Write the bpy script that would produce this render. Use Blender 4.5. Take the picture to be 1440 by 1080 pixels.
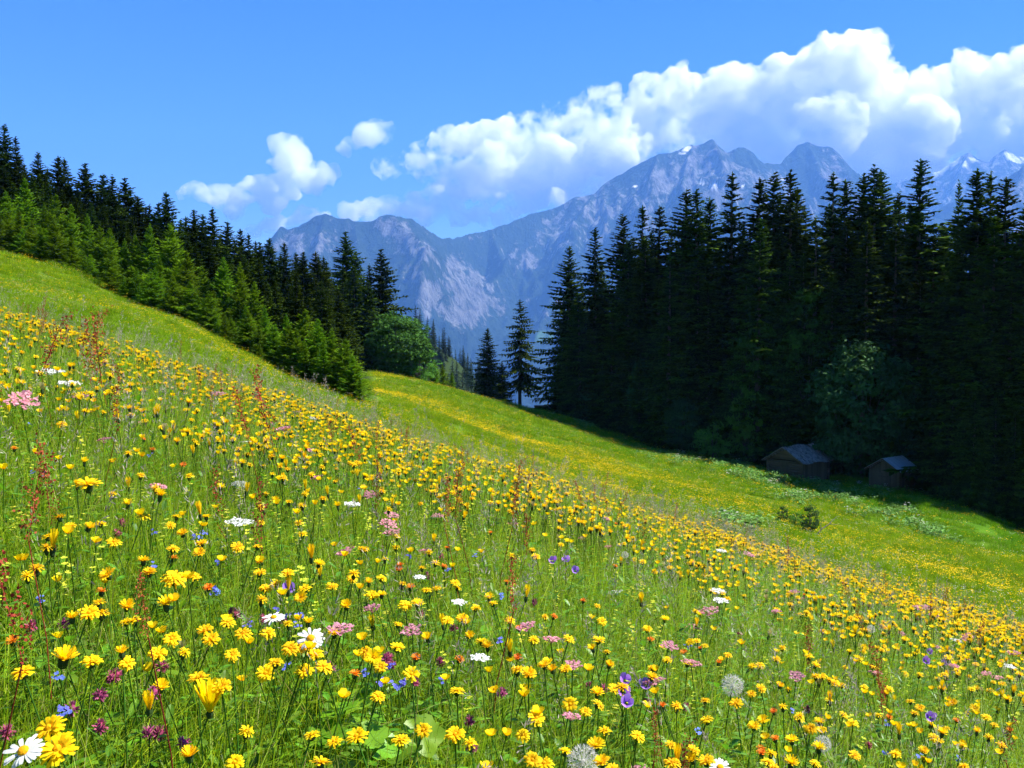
import bpy, bmesh, math, random
import numpy as np
from mathutils import Vector, Matrix

for _o in list(bpy.data.objects):
    bpy.data.objects.remove(_o, do_unlink=True)
scene = bpy.context.scene
COL = scene.collection
RAD = math.radians
PI = math.pi

# ---------------------------------------------------------------- camera, sky, sun, exposure
F_PX = 1383.0                      # focal length in pixels of the 1440 x 1080 frame
PITCH = math.atan(60.0 / F_PX)     # the horizon lies at row 480
cam_data = bpy.data.cameras.new('camera')
cam_data.sensor_width = 36.0
cam_data.lens = 36.0 * F_PX / 1440.0
cam_data.clip_start = 0.05
cam_data.clip_end = 60000.0
cam = bpy.data.objects.new('camera', cam_data)
COL.objects.link(cam)
cam.location = (0, 0, 0)
cam.rotation_euler = (PI / 2 - PITCH, 0, 0)
scene.camera = cam

SUN_EL = 53.0
SUN_AZ = 79.0
SUN_DIR = Vector((math.sin(RAD(SUN_AZ)) * math.cos(RAD(SUN_EL)),
                  math.cos(RAD(SUN_AZ)) * math.cos(RAD(SUN_EL)), math.sin(RAD(SUN_EL))))
world = bpy.data.worlds.new('World')
scene.world = world
world.use_nodes = True
wn = world.node_tree
wn.nodes.clear()
w_out = wn.nodes.new('ShaderNodeOutputWorld')
w_bg = wn.nodes.new('ShaderNodeBackground')
w_sky = wn.nodes.new('ShaderNodeTexSky')
w_sky.sky_type = 'NISHITA'
w_sky.sun_disc = False
w_sky.sun_elevation = RAD(SUN_EL)
w_sky.sun_rotation = RAD(SUN_AZ)
w_sky.altitude = 1500.0
w_sky.air_density = 1.0
w_sky.dust_density = 0.3
w_sky.ozone_density = 2.0
w_hsv = wn.nodes.new('ShaderNodeHueSaturation')
w_hsv.inputs['Saturation'].default_value = 1.46
w_hsv.inputs['Hue'].default_value = 0.512
w_bg.inputs['Strength'].default_value = 0.055
wn.links.new(w_sky.outputs[0], w_hsv.inputs['Color'])
wn.links.new(w_hsv.outputs[0], w_bg.inputs['Color'])
wn.links.new(w_bg.outputs[0], w_out.inputs['Surface'])

sun_data = bpy.data.lights.new('sun', 'SUN')
sun_data.energy = 5.0
sun_data.angle = RAD(0.5)
sun_data.color = (1.0, 0.955, 0.87)
sun = bpy.data.objects.new('sun', sun_data)
COL.objects.link(sun)
sun.rotation_euler = (-SUN_DIR).to_track_quat('-Z', 'Y').to_euler()

vs = scene.view_settings
vs.view_transform = 'Standard'
vs.look = 'None'
vs.exposure = 1.6
vs.gamma = 1.0
vs.use_curve_mapping = False
scene.render.engine = 'CYCLES'
cy = scene.cycles
cy.max_bounces = 32
cy.diffuse_bounces = 3
cy.glossy_bounces = 2
cy.transmission_bounces = 4
cy.volume_bounces = 32
cy.transparent_max_bounces = 24
cy.volume_max_steps = 512
cy.caustics_reflective = False
cy.caustics_refractive = False
cy.use_denoising = True
cy.denoiser = 'OPENIMAGEDENOISE'
cy.use_adaptive_sampling = True
cy.adaptive_threshold = 0.02

# ---------------------------------------------------------------- helpers
_ct, _st = math.cos(PITCH), math.sin(PITCH)
def ray(px, py):
    """direction of a pixel of the 1440 x 1080 frame, scaled to y = 1"""
    cx, cyy, cz = (px - 720.0) / F_PX, -(py - 540.0) / F_PX, 1.0
    y = cz * _ct + cyy * _st
    z = -cz * _st + cyy * _ct
    return cx / y, z / y
def P(px, py, d):
    u, v = ray(px, py)
    return (u * d, d, v * d)

def _hash(ix, iy, seed):
    n = (ix.astype(np.int64) * 374761393 + iy.astype(np.int64) * 668265263 + seed * 974634777) & 0xFFFFFFFF
    n = ((n ^ (n >> 13)) * 1274126177) & 0xFFFFFFFF
    n = (n ^ (n >> 16)) & 0xFFFFFFFF
    return n / 4294967295.0
def vnoise(x, y, seed=0):
    x = np.asarray(x, float); y = np.asarray(y, float)
    ix, iy = np.floor(x), np.floor(y)
    fx, fy = x - ix, y - iy
    fx = fx * fx * fx * (fx * (fx * 6 - 15) + 10); fy = fy * fy * fy * (fy * (fy * 6 - 15) + 10)
    a = _hash(ix, iy, seed); b = _hash(ix + 1, iy, seed)
    c = _hash(ix, iy + 1, seed); d = _hash(ix + 1, iy + 1, seed)
    return (a + (b - a) * fx) * (1 - fy) + (c + (d - c) * fx) * fy
def fbm(x, y, octaves=5, seed=0, ridged=False, gain=0.5):
    t = np.zeros(np.shape(x)); amp = 1.0; tot = 0.0
    c, s = math.cos(0.6), math.sin(0.6)
    for o in range(octaves):
        n = vnoise(x, y, seed + o * 17)
        if ridged:
            n = (1 - np.abs(2 * n - 1)) ** 1.6
        t += amp * n; tot += amp; amp *= gain
        x, y = (x * c - y * s) * 2.03 + 11.3, (x * s + y * c) * 2.03 + 7.7
    return t / tot
def sstep(a, b, x):
    t = np.clip((np.asarray(x, float) - a) / (b - a), 0, 1)
    return t * t * (3 - 2 * t)

def mesh_np(name, verts, faces, mat=None, smooth=True, attrs=None, uv=None):
    """mesh from numpy arrays; faces (n,3) or (n,4) or list"""
    me = bpy.data.meshes.new(name)
    if isinstance(faces, np.ndarray):
        n, k = faces.shape
        me.vertices.add(len(verts)); me.vertices.foreach_set('co', np.ascontiguousarray(verts, dtype=np.float32).ravel())
        me.loops.add(n * k); me.loops.foreach_set('vertex_index', np.ascontiguousarray(faces, dtype=np.int32).ravel())
        me.polygons.add(n); me.polygons.foreach_set('loop_start', np.arange(0, n * k, k, dtype=np.int32))
        me.update(calc_edges=True)
    else:
        me.from_pydata([tuple(v) for v in verts], [], faces)
    me.polygons.foreach_set('use_smooth', np.full(len(me.polygons), smooth, dtype=bool))
    for an, (dom, typ, arr) in (attrs or {}).items():
        at = me.attributes.new(an, typ, dom)
        key = 'color' if 'COLOR' in typ else ('vector' if typ == 'FLOAT_VECTOR' else 'value')
        at.data.foreach_set(key, np.ascontiguousarray(arr, dtype=np.float32).ravel())
    if mat:
        for m_ in (mat if isinstance(mat, (list, tuple)) else [mat]):
            me.materials.append(m_)
    me.update()
    return me
def link(name, me, parent=None, loc=(0, 0, 0), rot=(0, 0, 0), sc=(1, 1, 1)):
    o = bpy.data.objects.new(name, me)
    COL.objects.link(o)
    o.location = loc; o.rotation_euler = rot; o.scale = sc
    if parent: o.parent = parent
    return o
def tag(o, label=None, cat=None, group=None, kind=None):
    if label: o['label'] = label
    if cat: o['category'] = cat
    if group: o['group'] = group
    if kind: o['kind'] = kind
    return o
def empty(name, loc, rz=0.0, sc=1.0):
    o = bpy.data.objects.new(name, None)
    COL.objects.link(o)
    o.empty_display_size = 0.2
    o.location = loc; o.rotation_euler = (0, 0, rz); o.scale = (sc, sc, sc)
    return o
def grid_faces(nr, nc, wrap=False):
    i = np.arange(nr - 1)[:, None]; j = np.arange(nc if wrap else nc - 1)[None, :]
    a = i * nc + j; b = i * nc + (j + 1) % nc
    return np.stack([a, b, b + nc, a + nc], -1).reshape(-1, 4)

class Mat:
    """tiny node-graph helper"""
    def __init__(self, name):
        self.m = bpy.data.materials.new(name); self.m.use_nodes = True
        self.t = self.m.node_tree; self.t.nodes.clear()
        self.out = self.n('ShaderNodeOutputMaterial')
    def n(self, typ, **kw):
        nd = self.t.nodes.new(typ)
        for k, v in kw.items():
            setattr(nd, k, v)
        return nd
    def l(self, a, b): self.t.links.new(a, b)
    def set(self, sock, v):
        if isinstance(v, bpy.types.NodeSocket): self.l(v, sock)
        elif v is not None: sock.default_value = v
    def noise(self, scale, detail=4, rough=0.55, vec=None, dist=0.0):
        nd = self.n('ShaderNodeTexNoise'); nd.inputs['Scale'].default_value = scale
        nd.inputs['Detail'].default_value = detail; nd.inputs['Roughness'].default_value = rough
        nd.inputs['Distortion'].default_value = dist
        if vec is not None: self.l(vec, nd.inputs['Vector'])
        return nd.outputs['Fac']
    def ramp(self, fac, stops, interp='LINEAR'):
        nd = self.n('ShaderNodeValToRGB'); nd.color_ramp.interpolation = interp
        cr = nd.color_ramp
        while len(cr.elements) < len(stops): cr.elements.new(0.5)
        for e, (p, c) in zip(cr.elements, stops):
            e.position = p; e.color = (c[0], c[1], c[2], 1) if not isinstance(c, (int, float)) else (c, c, c, 1)
        self.l(fac, nd.inputs['Fac']); return nd.outputs['Color']
    def mix(self, fac, a, b, mode='MIX'):
        nd = self.n('ShaderNodeMix', data_type='RGBA', blend_type=mode)
        self.set(nd.inputs[0], fac)
        self.set(nd.inputs[6], (*a, 1) if isinstance(a, tuple) else a)
        self.set(nd.inputs[7], (*b, 1) if isinstance(b, tuple) else b)
        return nd.outputs[2]
    def math(self, op, a, b=None, clamp=False):
        nd = self.n('ShaderNodeMath', operation=op); nd.use_clamp = clamp
        self.set(nd.inputs[0], a); self.set(nd.inputs[1], b); return nd.outputs[0]
    def attr(self, name, out='Fac'):
        nd = self.n('ShaderNodeAttribute', attribute_name=name); return nd.outputs[out]
    def pos(self): return self.n('ShaderNodeNewGeometry').outputs['Position']
    def objco(self): return self.n('ShaderNodeTexCoord').outputs['Object']
    def bump(self, h, strength=0.5, dist=0.05):
        nd = self.n('ShaderNodeBump'); nd.inputs['Strength'].default_value = strength
        nd.inputs['Distance'].default_value = dist; self.l(h, nd.inputs['Height']); return nd.outputs['Normal']
    def bsdf(self, col, rough=0.8, spec=0.2, normal=None, trans=0.0, sheen=0.0):
        b = self.n('ShaderNodeBsdfPrincipled')
        self.set(b.inputs['Base Color'], (*col, 1) if isinstance(col, tuple) else col)
        self.set(b.inputs['Roughness'], rough); b.inputs['Specular IOR Level'].default_value = spec
        if normal is not None: self.l(normal, b.inputs['Normal'])
        sh = b.outputs[0]
        if trans:
            t = self.n('ShaderNodeBsdfTranslucent')
            self.set(t.inputs['Color'], (*col, 1) if isinstance(col, tuple) else col)
            if normal is not None: self.l(normal, t.inputs['Normal'])
            mx = self.n('ShaderNodeMixShader'); mx.inputs[0].default_value = trans
            self.l(sh, mx.inputs[1]); self.l(t.outputs[0], mx.inputs[2]); sh = mx.outputs[0]
        self.l(sh, self.out.inputs['Surface'])
        return self.m
# ---------------------------------------------------------------- ground height
def near_z(x, y):
    """the steep flowery knoll under the camera"""
    return -1.10 - 0.313 * x + 0.019 * y - 0.0089 * y * np.abs(y) * np.where(y > 0, 1, -0.3)
_cp = [  # px, row, distance of points on the ground, read off the photograph
 (-500,230,75),(-250,275,82),(0,360,80),(100,388,77),(200,432,71),(330,492,64),(430,546,56),(520,577,50),
 (0,385,60),(0,410,45),(30,430,32),(100,418,55),(160,460,35),(250,470,50),(300,520,32),(400,550,40),(480,600,30),
 (150,428,65),(300,500,50),(-250,380,40),(-500,350,40),
 (560,600,46),(620,635,42),(560,575,66),(600,570,85),(540,548,95),(700,612,80),(850,652,76),(960,690,64),(1080,722,56),(1120,742,50),
 (510,526,122),(560,531,130),(650,560,136),(700,572,138),(760,582,136),(800,592,125),(870,618,112),(940,640,106),
 (1040,655,100),(1120,674,95),(1250,686,92),(1440,745,80),(1440,772,66),(1300,705,84),(1250,730,70),
 (700,680,38),(800,705,38),(900,728,37),(1000,758,35),(1150,803,31),(1300,850,27),(1440,862,30),(1440,832,38),(1250,790,42),
 (560,650,27),(900,780,24),(1150,860,20),(1440,930,19),(300,580,20),(100,520,18),(1700,900,40),(1700,830,80),
 (0,385,110),(200,440,110),(330,480,110),(420,500,115),(100,330,170),(300,420,170),(450,470,170),(-250,300,130),
 (560,560,170),(650,600,170),(760,620,170),(900,612,140),(1050,635,135),(1200,650,130),(1400,680,125),(1700,730,120),
 (900,610,190),(1200,640,190),(1500,660,190),
 (500,455,620),(560,475,600),(600,500,590),(640,527,585),(675,560,580),(710,600,580),(760,650,580),(900,640,600),(1100,620,600),(1400,600,600),
 (200,400,600),(-200,300,600),(600,600,320),(700,640,320),(800,660,320),(400,520,300),(1100,650,350),(1400,640,350),
 (560,560,780),(640,600,780),(800,660,780),
]
_pts = [P(*c) for c in _cp]
for yy in (-12., -4., 0., 2.5, 5., 8., 11.):
    for uu in (-1.0, -0.5, 0.0, 0.5, 1.0):
        xx = uu * (abs(yy) + 1.5)
        _pts.append((xx, yy, float(near_z(np.array(xx), np.array(yy)))))
for a in range(0, 360, 20):
    r = 6200.0
    x_, y_ = r * math.sin(RAD(a)), r * math.cos(RAD(a))
    _pts.append((x_, y_, -760.0 if abs(a if a < 180 else a - 360) < 100 else 200.0))
for a in (-60, -40, -20, 0, 20, 40, 60):
    _pts.append((1500 * math.sin(RAD(a)), 1500 * math.cos(RAD(a)), -300.0 if abs(a) < 45 else -150.0))
_pts.append((-60, -40, 20)); _pts.append((60, -40, -22)); _pts.append((0, -50, -1)); _pts.append((-300, -100, 90)); _pts.append((200, -100, -50))
_pts = np.array(_pts)
R0 = 6.0
def _warp(x, y):
    r = np.sqrt(x * x + y * y) + 1e-9
    k = np.arcsinh(r / R0) / r * 4
    return x * k, y * k
def _den(x, y): return np.sqrt(x * x + y * y) + 6.0
_wx, _wy = _warp(_pts[:, 0], _pts[:, 1])
_q = _pts[:, 2] / _den(_pts[:, 0], _pts[:, 1])
def _phi(r2): return 0.5 * r2 * np.log(r2 + 1e-12)
_n = len(_pts)
_A = np.zeros((_n + 3, _n + 3))
_A[:_n, :_n] = _phi((_wx[:, None] - _wx) ** 2 + (_wy[:, None] - _wy) ** 2) + np.eye(_n) * 0.012
_A[:_n, _n] = 1; _A[:_n, _n + 1] = _wx; _A[:_n, _n + 2] = _wy
_A[_n:, :_n] = _A[:_n, _n:].T
_w = np.linalg.solve(_A, np.concatenate([_q, [0, 0, 0]]))
def ground_z(x, y):
    x = np.atleast_1d(np.asarray(x, float)); y = np.atleast_1d(np.asarray(y, float))
    shp = x.shape; x = x.ravel(); y = y.ravel()
    out = np.empty(len(x))
    for s in range(0, len(x), 20000):
        xs, ys = x[s:s + 20000], y[s:s + 20000]
        wx, wy = _warp(xs, ys)
        out[s:s + 20000] = (_phi((wx[:, None] - _wx) ** 2 + (wy[:, None] - _wy) ** 2) @ _w[:_n] + _w[_n] + _w[_n + 1] * wx + _w[_n + 2] * wy) * _den(xs, ys)
    r = np.sqrt(x * x + y * y)
    b = 1 - sstep(7.5, 11.5, r)
    out = out * (1 - b) + near_z(x, y) * b
    # hummocks and folds of the hay meadow
    out += (fbm(x / 9, y / 9, 3, 5) - 0.5) * 0.85 * sstep(12, 35, r)
    out += (fbm(x / 2.2, y / 2.2, 3, 9) - 0.5) * 0.12 * sstep(2, 9, r)
    out += (fbm(x / 90, y / 90, 5, 21) - 0.5) * 26 * sstep(170, 400, r)
    return out.reshape(shp)
def gz(x, y): return float(ground_z(x, y)[0])
def hit(px, py, dmin=1.0, dmax=200.0, skip=0.0):
    """first point of the ground seen along a pixel"""
    u, v = ray(px, py)
    d = np.geomspace(max(dmin, skip + 1e-3), dmax, 900)
    g = ground_z(u * d, d)
    below = v * d <= g
    if not below.any(): return None
    k = int(np.argmax(below))
    return (u * d[k], float(d[k]), float(g[k]))

# flower-rich bands, as patches on the ground (used by the soil colour and by the plants)
BANDS = [([(530,545,85),(640,592,82),(760,625,78),(880,665,68),(980,705,58)], 4.5, 1.0), ([(900,742,37),(1000,757,38),(1150,802,33),(1300,850,28),(1440,885,26)], 2.6, 1.0),
         ([(1200,765,50),(1330,800,42),(1440,825,38)], 3.0, .6), ([(530,583,50),(600,620,46),(660,655,42)], 2.2, .7), ([(700,572,130),(620,562,128),(520,533,118)], 5, .5), ([(760,660,60),(900,700,52)], 6, .45), ([(300,470,58),(420,550,50)], 5, .25)]
def bloom(x, y):
    """flower-rich drifts along the dry rises of the slope"""
    w = np.full(np.shape(x), 0.07)
    for pl, rad, st in BANDS:
        pts = np.array([P(*q) for q in pl])
        for a, b in zip(pts[:-1], pts[1:]):
            d = b[:2] - a[:2]; t = np.clip(((x - a[0]) * d[0] + (y - a[1]) * d[1]) / (d @ d), 0, 1)
            w = np.maximum(w, 1.25 * st * np.exp(-(np.hypot(x - a[0] - t * d[0], y - a[1] - t * d[1]) / rad) ** 2))
    n = 0.6 * fbm(x / 5, y / 8, 4, 41) + 0.4 * fbm(x / 1.6, y / 1.6, 3, 55)
    return np.clip(w * (0.35 + 1.3 * sstep(.35, .65, n)), 0, 1)

m = Mat('meadow_ground')
pc = m.pos()
mp = m.n('ShaderNodeMapping'); m.l(pc, mp.inputs['Vector']); mp.inputs['Scale'].default_value = (1, 1, 0.3)
a1 = m.noise(0.12, 5, 0.6, mp.outputs[0])
a2 = m.noise(2.2, 5, 0.7, mp.outputs[0])
a3 = m.noise(14.0, 4, 0.75, mp.outputs[0])
g = m.mix(a1, (0.075, 0.155, 0.008), (0.16, 0.215, 0.012))
g = m.mix(m.ramp(a2, [(0.35, 0), (0.65, 1)]), g, (0.115, 0.20, 0.012))
g = m.mix(m.ramp(a3, [(0.38, 0.0), (0.62, 0.8)]), g, (0.05, 0.11, 0.008))
bl = m.attr('bloom')
dotn = m.n('ShaderNodeVectorMath', operation='DOT_PRODUCT'); m.l(pc, dotn.inputs[0]); dotn.inputs[1].default_value = (1.1, 0.75, 0)
hol = m.n('ShaderNodeMapRange'); m.l(dotn.outputs['Value'], hol.inputs[0]); hol.inputs[1].default_value = 74; hol.inputs[2].default_value = 98
g = m.mix(m.math('MULTIPLY', hol.outputs[0], .7), g, (0.045, 0.16, 0.006))
sp = m.math('MULTIPLY', bl, m.ramp(m.noise(5.0, 3, 0.8, mp.outputs[0]), [(0.5, 0), (0.6, 1)]))
g = m.mix(m.math('MULTIPLY', sp, 0.55), g, (0.48, 0.38, 0.01))
g = m.mix(m.attr('soil_shade'), g, (0.022, 0.040, 0.008))  # near soil under the grass, with shade between blades painted into its colour
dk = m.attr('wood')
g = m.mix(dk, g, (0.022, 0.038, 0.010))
g = m.mix(m.attr('field'), g, (0.10, 0.17, 0.03))
b_ = m.math('ADD', a2, m.math('MULTIPLY', a3, 0.6))
MAT_GROUND = m.bsdf(g, 0.95, 0.05, m.bump(b_, 0.7, 0.15))

thetas = np.concatenate([np.linspace(-180, -62, 60, endpoint=False), np.linspace(-62, 62, 620, endpoint=False), np.linspace(62, 180, 60, endpoint=False)])
rings = np.concatenate([[0.02], np.geomspace(0.35, 7000, 330)])
TH, RR = np.meshgrid(np.radians(thetas), rings)
gx, gy = RR * np.sin(TH), RR * np.cos(TH)
gzv = ground_z(gx, gy)
vv = np.stack([gx, gy, gzv], -1).reshape(-1, 3)
bl_ = bloom(gx, gy) * sstep(9, 16, RR) * (1 - sstep(150, 200, RR))
# the far side of the meadow: forest floor outside the cleared ground
def in_wood(x, y):
    u = x / np.maximum(y, 1.0); r = np.sqrt(x * x + y * y)
    far = sstep(150, 175, y)
    # right edge of the meadow: tree foot line
    pr = np.array([(40, 141), (60, 122), (80, 98), (140, 60)])
    return np.clip(far, 0, 1)
TREE_FOOT_R = [P(760, 585, 137), P(830, 600, 124), P(900, 622, 112), P(1000, 650, 106), P(1100, 652, 104), P(1180, 660, 101), P(1300, 690, 92), P(1360, 735, 80), P(1440, 745, 78), P(1700, 790, 70)]
TREE_FOOT_L = [P(-500, 230, 78), P(-250, 280, 84), P(0, 362, 81), P(100, 390, 78), P(200, 432, 72), P(330, 492, 65), P(430, 546, 57), P(515, 572, 54)]
_fr = np.array(TREE_FOOT_R); _fl = np.array(TREE_FOOT_L)
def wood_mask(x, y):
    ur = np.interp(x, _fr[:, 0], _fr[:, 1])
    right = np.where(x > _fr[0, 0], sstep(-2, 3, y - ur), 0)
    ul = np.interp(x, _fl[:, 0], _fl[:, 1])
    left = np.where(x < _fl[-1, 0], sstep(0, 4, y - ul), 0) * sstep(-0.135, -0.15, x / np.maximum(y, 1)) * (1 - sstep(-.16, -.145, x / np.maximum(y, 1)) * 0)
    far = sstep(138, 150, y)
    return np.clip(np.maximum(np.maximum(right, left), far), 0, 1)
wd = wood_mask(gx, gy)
fld = np.zeros_like(gx)
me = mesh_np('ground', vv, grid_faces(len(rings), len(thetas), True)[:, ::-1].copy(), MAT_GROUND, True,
             {'bloom': ('POINT', 'FLOAT', bl_), 'wood': ('POINT', 'FLOAT', wd), 'field': ('POINT', 'FLOAT', fld), 'soil_shade': ('POINT', 'FLOAT', 0.9 * (1 - sstep(11, 17, RR)))})
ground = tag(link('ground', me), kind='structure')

# ---------------------------------------------------------------- mountains
KM = 1.8          # the mountains stand 9 to 16 km away
RIDGES = [
 # main crest, left to right
 ([(120,470,5200),(250,420,5200),(330,385,5200),(365,352,5200),(380,334,5200),(395,317,5200),(405,321,5200),(420,318,5200),(440,303,5200),(458,299,5200),(475,304,5200),(500,309,5200),(522,310,5200),
   (535,301,5200),(552,301,5200),(575,308,5300),(600,322,5500),(622,335,5700),(650,331,5900),(690,322,6100),(720,312,6200),(745,300,6300),(780,291,6400),(810,276,6400),(835,271,6400),
   (850,258,6400),(872,245,6400),(900,228,6400),(925,217,6400),(945,216,6400),(962,208,6450),(975,203,6500),(990,201,6500),(1002,196,6500),(1012,205,6500),(1022,215,6600),(1032,210,6600),(1045,207,6700),(1058,215,6700),
   (1075,229,6800),(1098,229,6900),(1112,214,7000),(1122,203,7000),(1135,199,7000),(1150,205,7000),(1170,207,7000),(1180,218,7100),(1195,240,7100),(1215,262,7200),(1240,290,7200),(1300,300,7000),(1380,270,6800),(1440,235,6600),(1520,200,6500),(1650,160,6500)], 1.0),
 ([(458,299,5200),(450,350,4900),(430,400,4500)], 1.0),
 ([(395,317,5200),(380,360,4900),(350,420,4500)], 1.0),
 ([(552,301,5200),(590,335,5000),(612,375,4750),(600,430,4400),(580,490,4000)], 1.0),
 ([(500,309,5200),(515,360,4850),(520,420,4450)], 1.0),
 ([(690,322,6100),(700,370,5600),(660,420,5100),(680,480,4500)], 1.0),
 ([(835,271,6400),(800,305,6000),(785,350,5500),(770,410,5000),(745,470,4400)], 1.0),
 ([(925,217,6400),(905,262,6000),(880,320,5600),(850,390,5100),(820,450,4500)], 1.0),
 ([(975,203,6500),(950,260,6100),(945,320,5600),(920,400,5000)], 1.0),
 ([(1002,196,6500),(1020,250,6150),(1030,320,5600),(1040,420,5000)], 1.0),
 ([(1045,207,6700),(1080,270,6300),(1100,350,5600)], 1.0),
 ([(1135,199,7000),(1160,250,6600),(1190,310,6000),(1210,380,5300)], 1.0),
 ([(1440,235,6600),(1400,290,6000),(1370,350,5400)], 1.0),
]
def range_mesh(name, ridges, x0, x1, y0, y1, nx, ny, floor, seed, kdrop, amp):
    X, Y = np.meshgrid(np.linspace(x0, x1, nx), np.linspace(y0, y1, ny))
    # denser where the crest runs is not needed; warp the coordinates so that spurs meander
    wx = X + (fbm(X / 900, Y / 900, 3, seed) - .5) * 320
    wy = Y + (fbm(X / 900, Y / 900, 3, seed + 5) - .5) * 320
    H = np.full(X.shape, -1e9); DM = np.full(X.shape, 1e9)
    for ri, (pl, s_) in enumerate(ridges):
        pts = np.array([P(*p) for p in pl])
        k_ = np.clip(DM / 700, 0, 1)
        wxx, wyy = (X, Y) if ri == 0 else (X + (wx - X) * k_, Y + (wy - Y) * k_)
        for a, b in zip(pts[:-1], pts[1:]):
            d = b[:2] - a[:2]; L2 = (d @ d) + 1e-9
            if ri == 0:
                # keep the crest true, meander away from it
                t0 = np.clip(((X - a[0]) * d[0] + (Y - a[1]) * d[1]) / L2, 0, 1)
                ds = np.hypot(X - a[0] - t0 * d[0], Y - a[1] - t0 * d[1])
            else:
                t0 = np.clip(((wxx - a[0]) * d[0] + (wyy - a[1]) * d[1]) / L2, 0, 1)
                ds = np.hypot(wxx - a[0] - t0 * d[0], wyy - a[1] - t0 * d[1])
            zr = a[2] + (b[2] - a[2]) * t0
            drop = kdrop * ds * (1 + 0.5 * np.exp(-ds / 260)) / (1 + ds / 5200)
            h = zr - drop
            H = np.maximum(H, h)
            if ri == 0: DM = np.minimum(DM, ds)
    n1 = fbm(wx / 620, wy / 620, 5, seed + 31, True, 0.52)
    n2 = fbm(wx / 105, wy / 260, 4, seed + 63, True, 0.55)
    n3 = fbm(X / 60, Y / 60, 3, seed + 73)
    k = np.clip(DM / 700, 0, 1) ** 0.8
    H2 = H + (n1 - 0.55) * amp * 1.15 * (0.05 + k) + (n2 - 0.5) * amp * 0.42 * (0.1 + k) + (n3 - .5) * amp * 0.07
    fl = floor + fbm(X / 1200, Y / 1200, 4, seed + 91) * 160
    H2 = np.maximum(H2, fl) + np.where(H2 > fl, 0, 0)
    return X * KM, Y * KM, H2 * KM
MX, MY, MH = range_mesh('m', RIDGES, -4200, 5600, 3300, 7900, 860, 460, -470, 7, 0.93, 300)
def px_of(x, y, z):
    cy_ = y * _st * 0; 
    yc = y * _ct - z * _st; zc = y * _st + z * _ct
    return 720 + F_PX * x / yc, 540 - F_PX * zc / yc
def blob(PX, PY, cx, cy_, rx, ry, rot=0.0):
    c, s = math.cos(rot), math.sin(rot)
    dx, dy = (PX - cx), (PY - cy_)
    a = (dx * c + dy * s) / rx; b = (-dx * s + dy * c) / ry
    return np.clip(1.4 - np.sqrt(a * a + b * b), 0, 1)
mpx, mpy = px_of(MX, MY, MH)
tx = fbm(MX / 90, MH / 180, 4, 3)
gyv, gxv = np.gradient(MH)
steep = np.hypot(gxv / (MX[0, 1] - MX[0, 0]), gyv / (MY[1, 0] - MY[0, 0]))
scree = np.zeros_like(MX)
for b in [(655,420,34,42,.3),(603,420,18,24,.4),(628,443,26,9,.5),(565,335,20,22,.5),(545,320,16,18,0),(590,350,26,14,.6),(415,345,16,22,0),(450,345,14,25,.4),(780,330,30,24,0),(740,365,22,16,0),
          (765,440,9,7,-.5),(787,425,7,6,0),(640,372,14,16,0),(895,300,26,44,.3),(950,250,44,34,0),(990,225,34,24,0),(580,385,16,14,0),(700,430,12,18,0),(1020,260,40,26,0),(840,300,24,34,0),(1090,260,24,20,0),(1170,250,24,40,0),(390,345,14,12,0)]:
    w_ = 1.15 if b[0] in (603, 628, 655) else 0.8
    scree = np.maximum(scree, w_ * blob(mpx, mpy, *b))
scree = np.clip(scree * (0.55 + 0.5 * sstep(.35, .6, tx)), 0, 1)
hi = 0.50 * sstep(0.40, 0.60, fbm(MX / 1500, MY / 1100, 4, 12)) * sstep(300, 1000, MH / KM + (fbm(MX / 540, MY / 540, 4, 8) - .5) * 500)
rock = np.clip(np.maximum(scree, hi) + 0.22 * sstep(1.1, 2.0, steep) * sstep(-150, 300, MH / KM) + 0.1, 0, 1)
snow = np.zeros_like(MX)
for b in [(966,209,7,3.5,-.5),(1003,261,6,4,0),(987,257,4,2,0.4),(1045,262,3,2,0),(960,216,5,1.5,0),(893,262,3,1.2,0),(1100,252,4,1.6,0)]:
    snow = np.maximum(snow, sstep(.35, .5, blob(mpx, mpy, *b)))
m = Mat('mountain')
pc = m.pos()
mp = m.n('ShaderNodeMapping'); m.l(pc, mp.inputs['Vector']); mp.inputs['Scale'].default_value = (1, 1, 0.35)
n1 = m.noise(0.011, 8, 0.72, mp.outputs[0])
n2 = m.noise(0.03, 5, 0.75, pc)
rockc = m.mix(m.ramp(n1, [(0.35, 0), (0.65, 1)]), (0.045, 0.048, 0.052), (0.25, 0.25, 0.245))
forest = m.mix(m.ramp(n2, [(0.35, 0), (0.65, 1)]), (0.012, 0.026, 0.012), (0.032, 0.056, 0.022))
rk = m.math('ADD', m.attr('rock'), m.math('MULTIPLY', m.math('SUBTRACT', n1, 0.5), 2.6))
c = m.mix(m.ramp(rk, [(0.48, 0), (0.80, 1)]), forest, rockc)
c = m.mix(m.attr('pasture'), c, (0.10, 0.20, 0.04))
c = m.mix(m.attr('snow'), c, (0.85, 0.87, 0.9))
MAT_MOUNT = m.bsdf(c, 0.95, 0.05, m.bump(n1, 1.0, 110.0))
me = mesh_np('mountains', np.stack([MX, MY, MH], -1).reshape(-1, 3), grid_faces(*MX.shape), MAT_MOUNT, True,
             {'rock': ('POINT', 'FLOAT', rock), 'snow': ('POINT', 'FLOAT', snow), 'pasture': ('POINT', 'FLOAT', sstep(.3, .6, blob(mpx, mpy, 766, 474, 16, 9, -.1)))})
tag(link('mountains', me), kind='structure')

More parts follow.
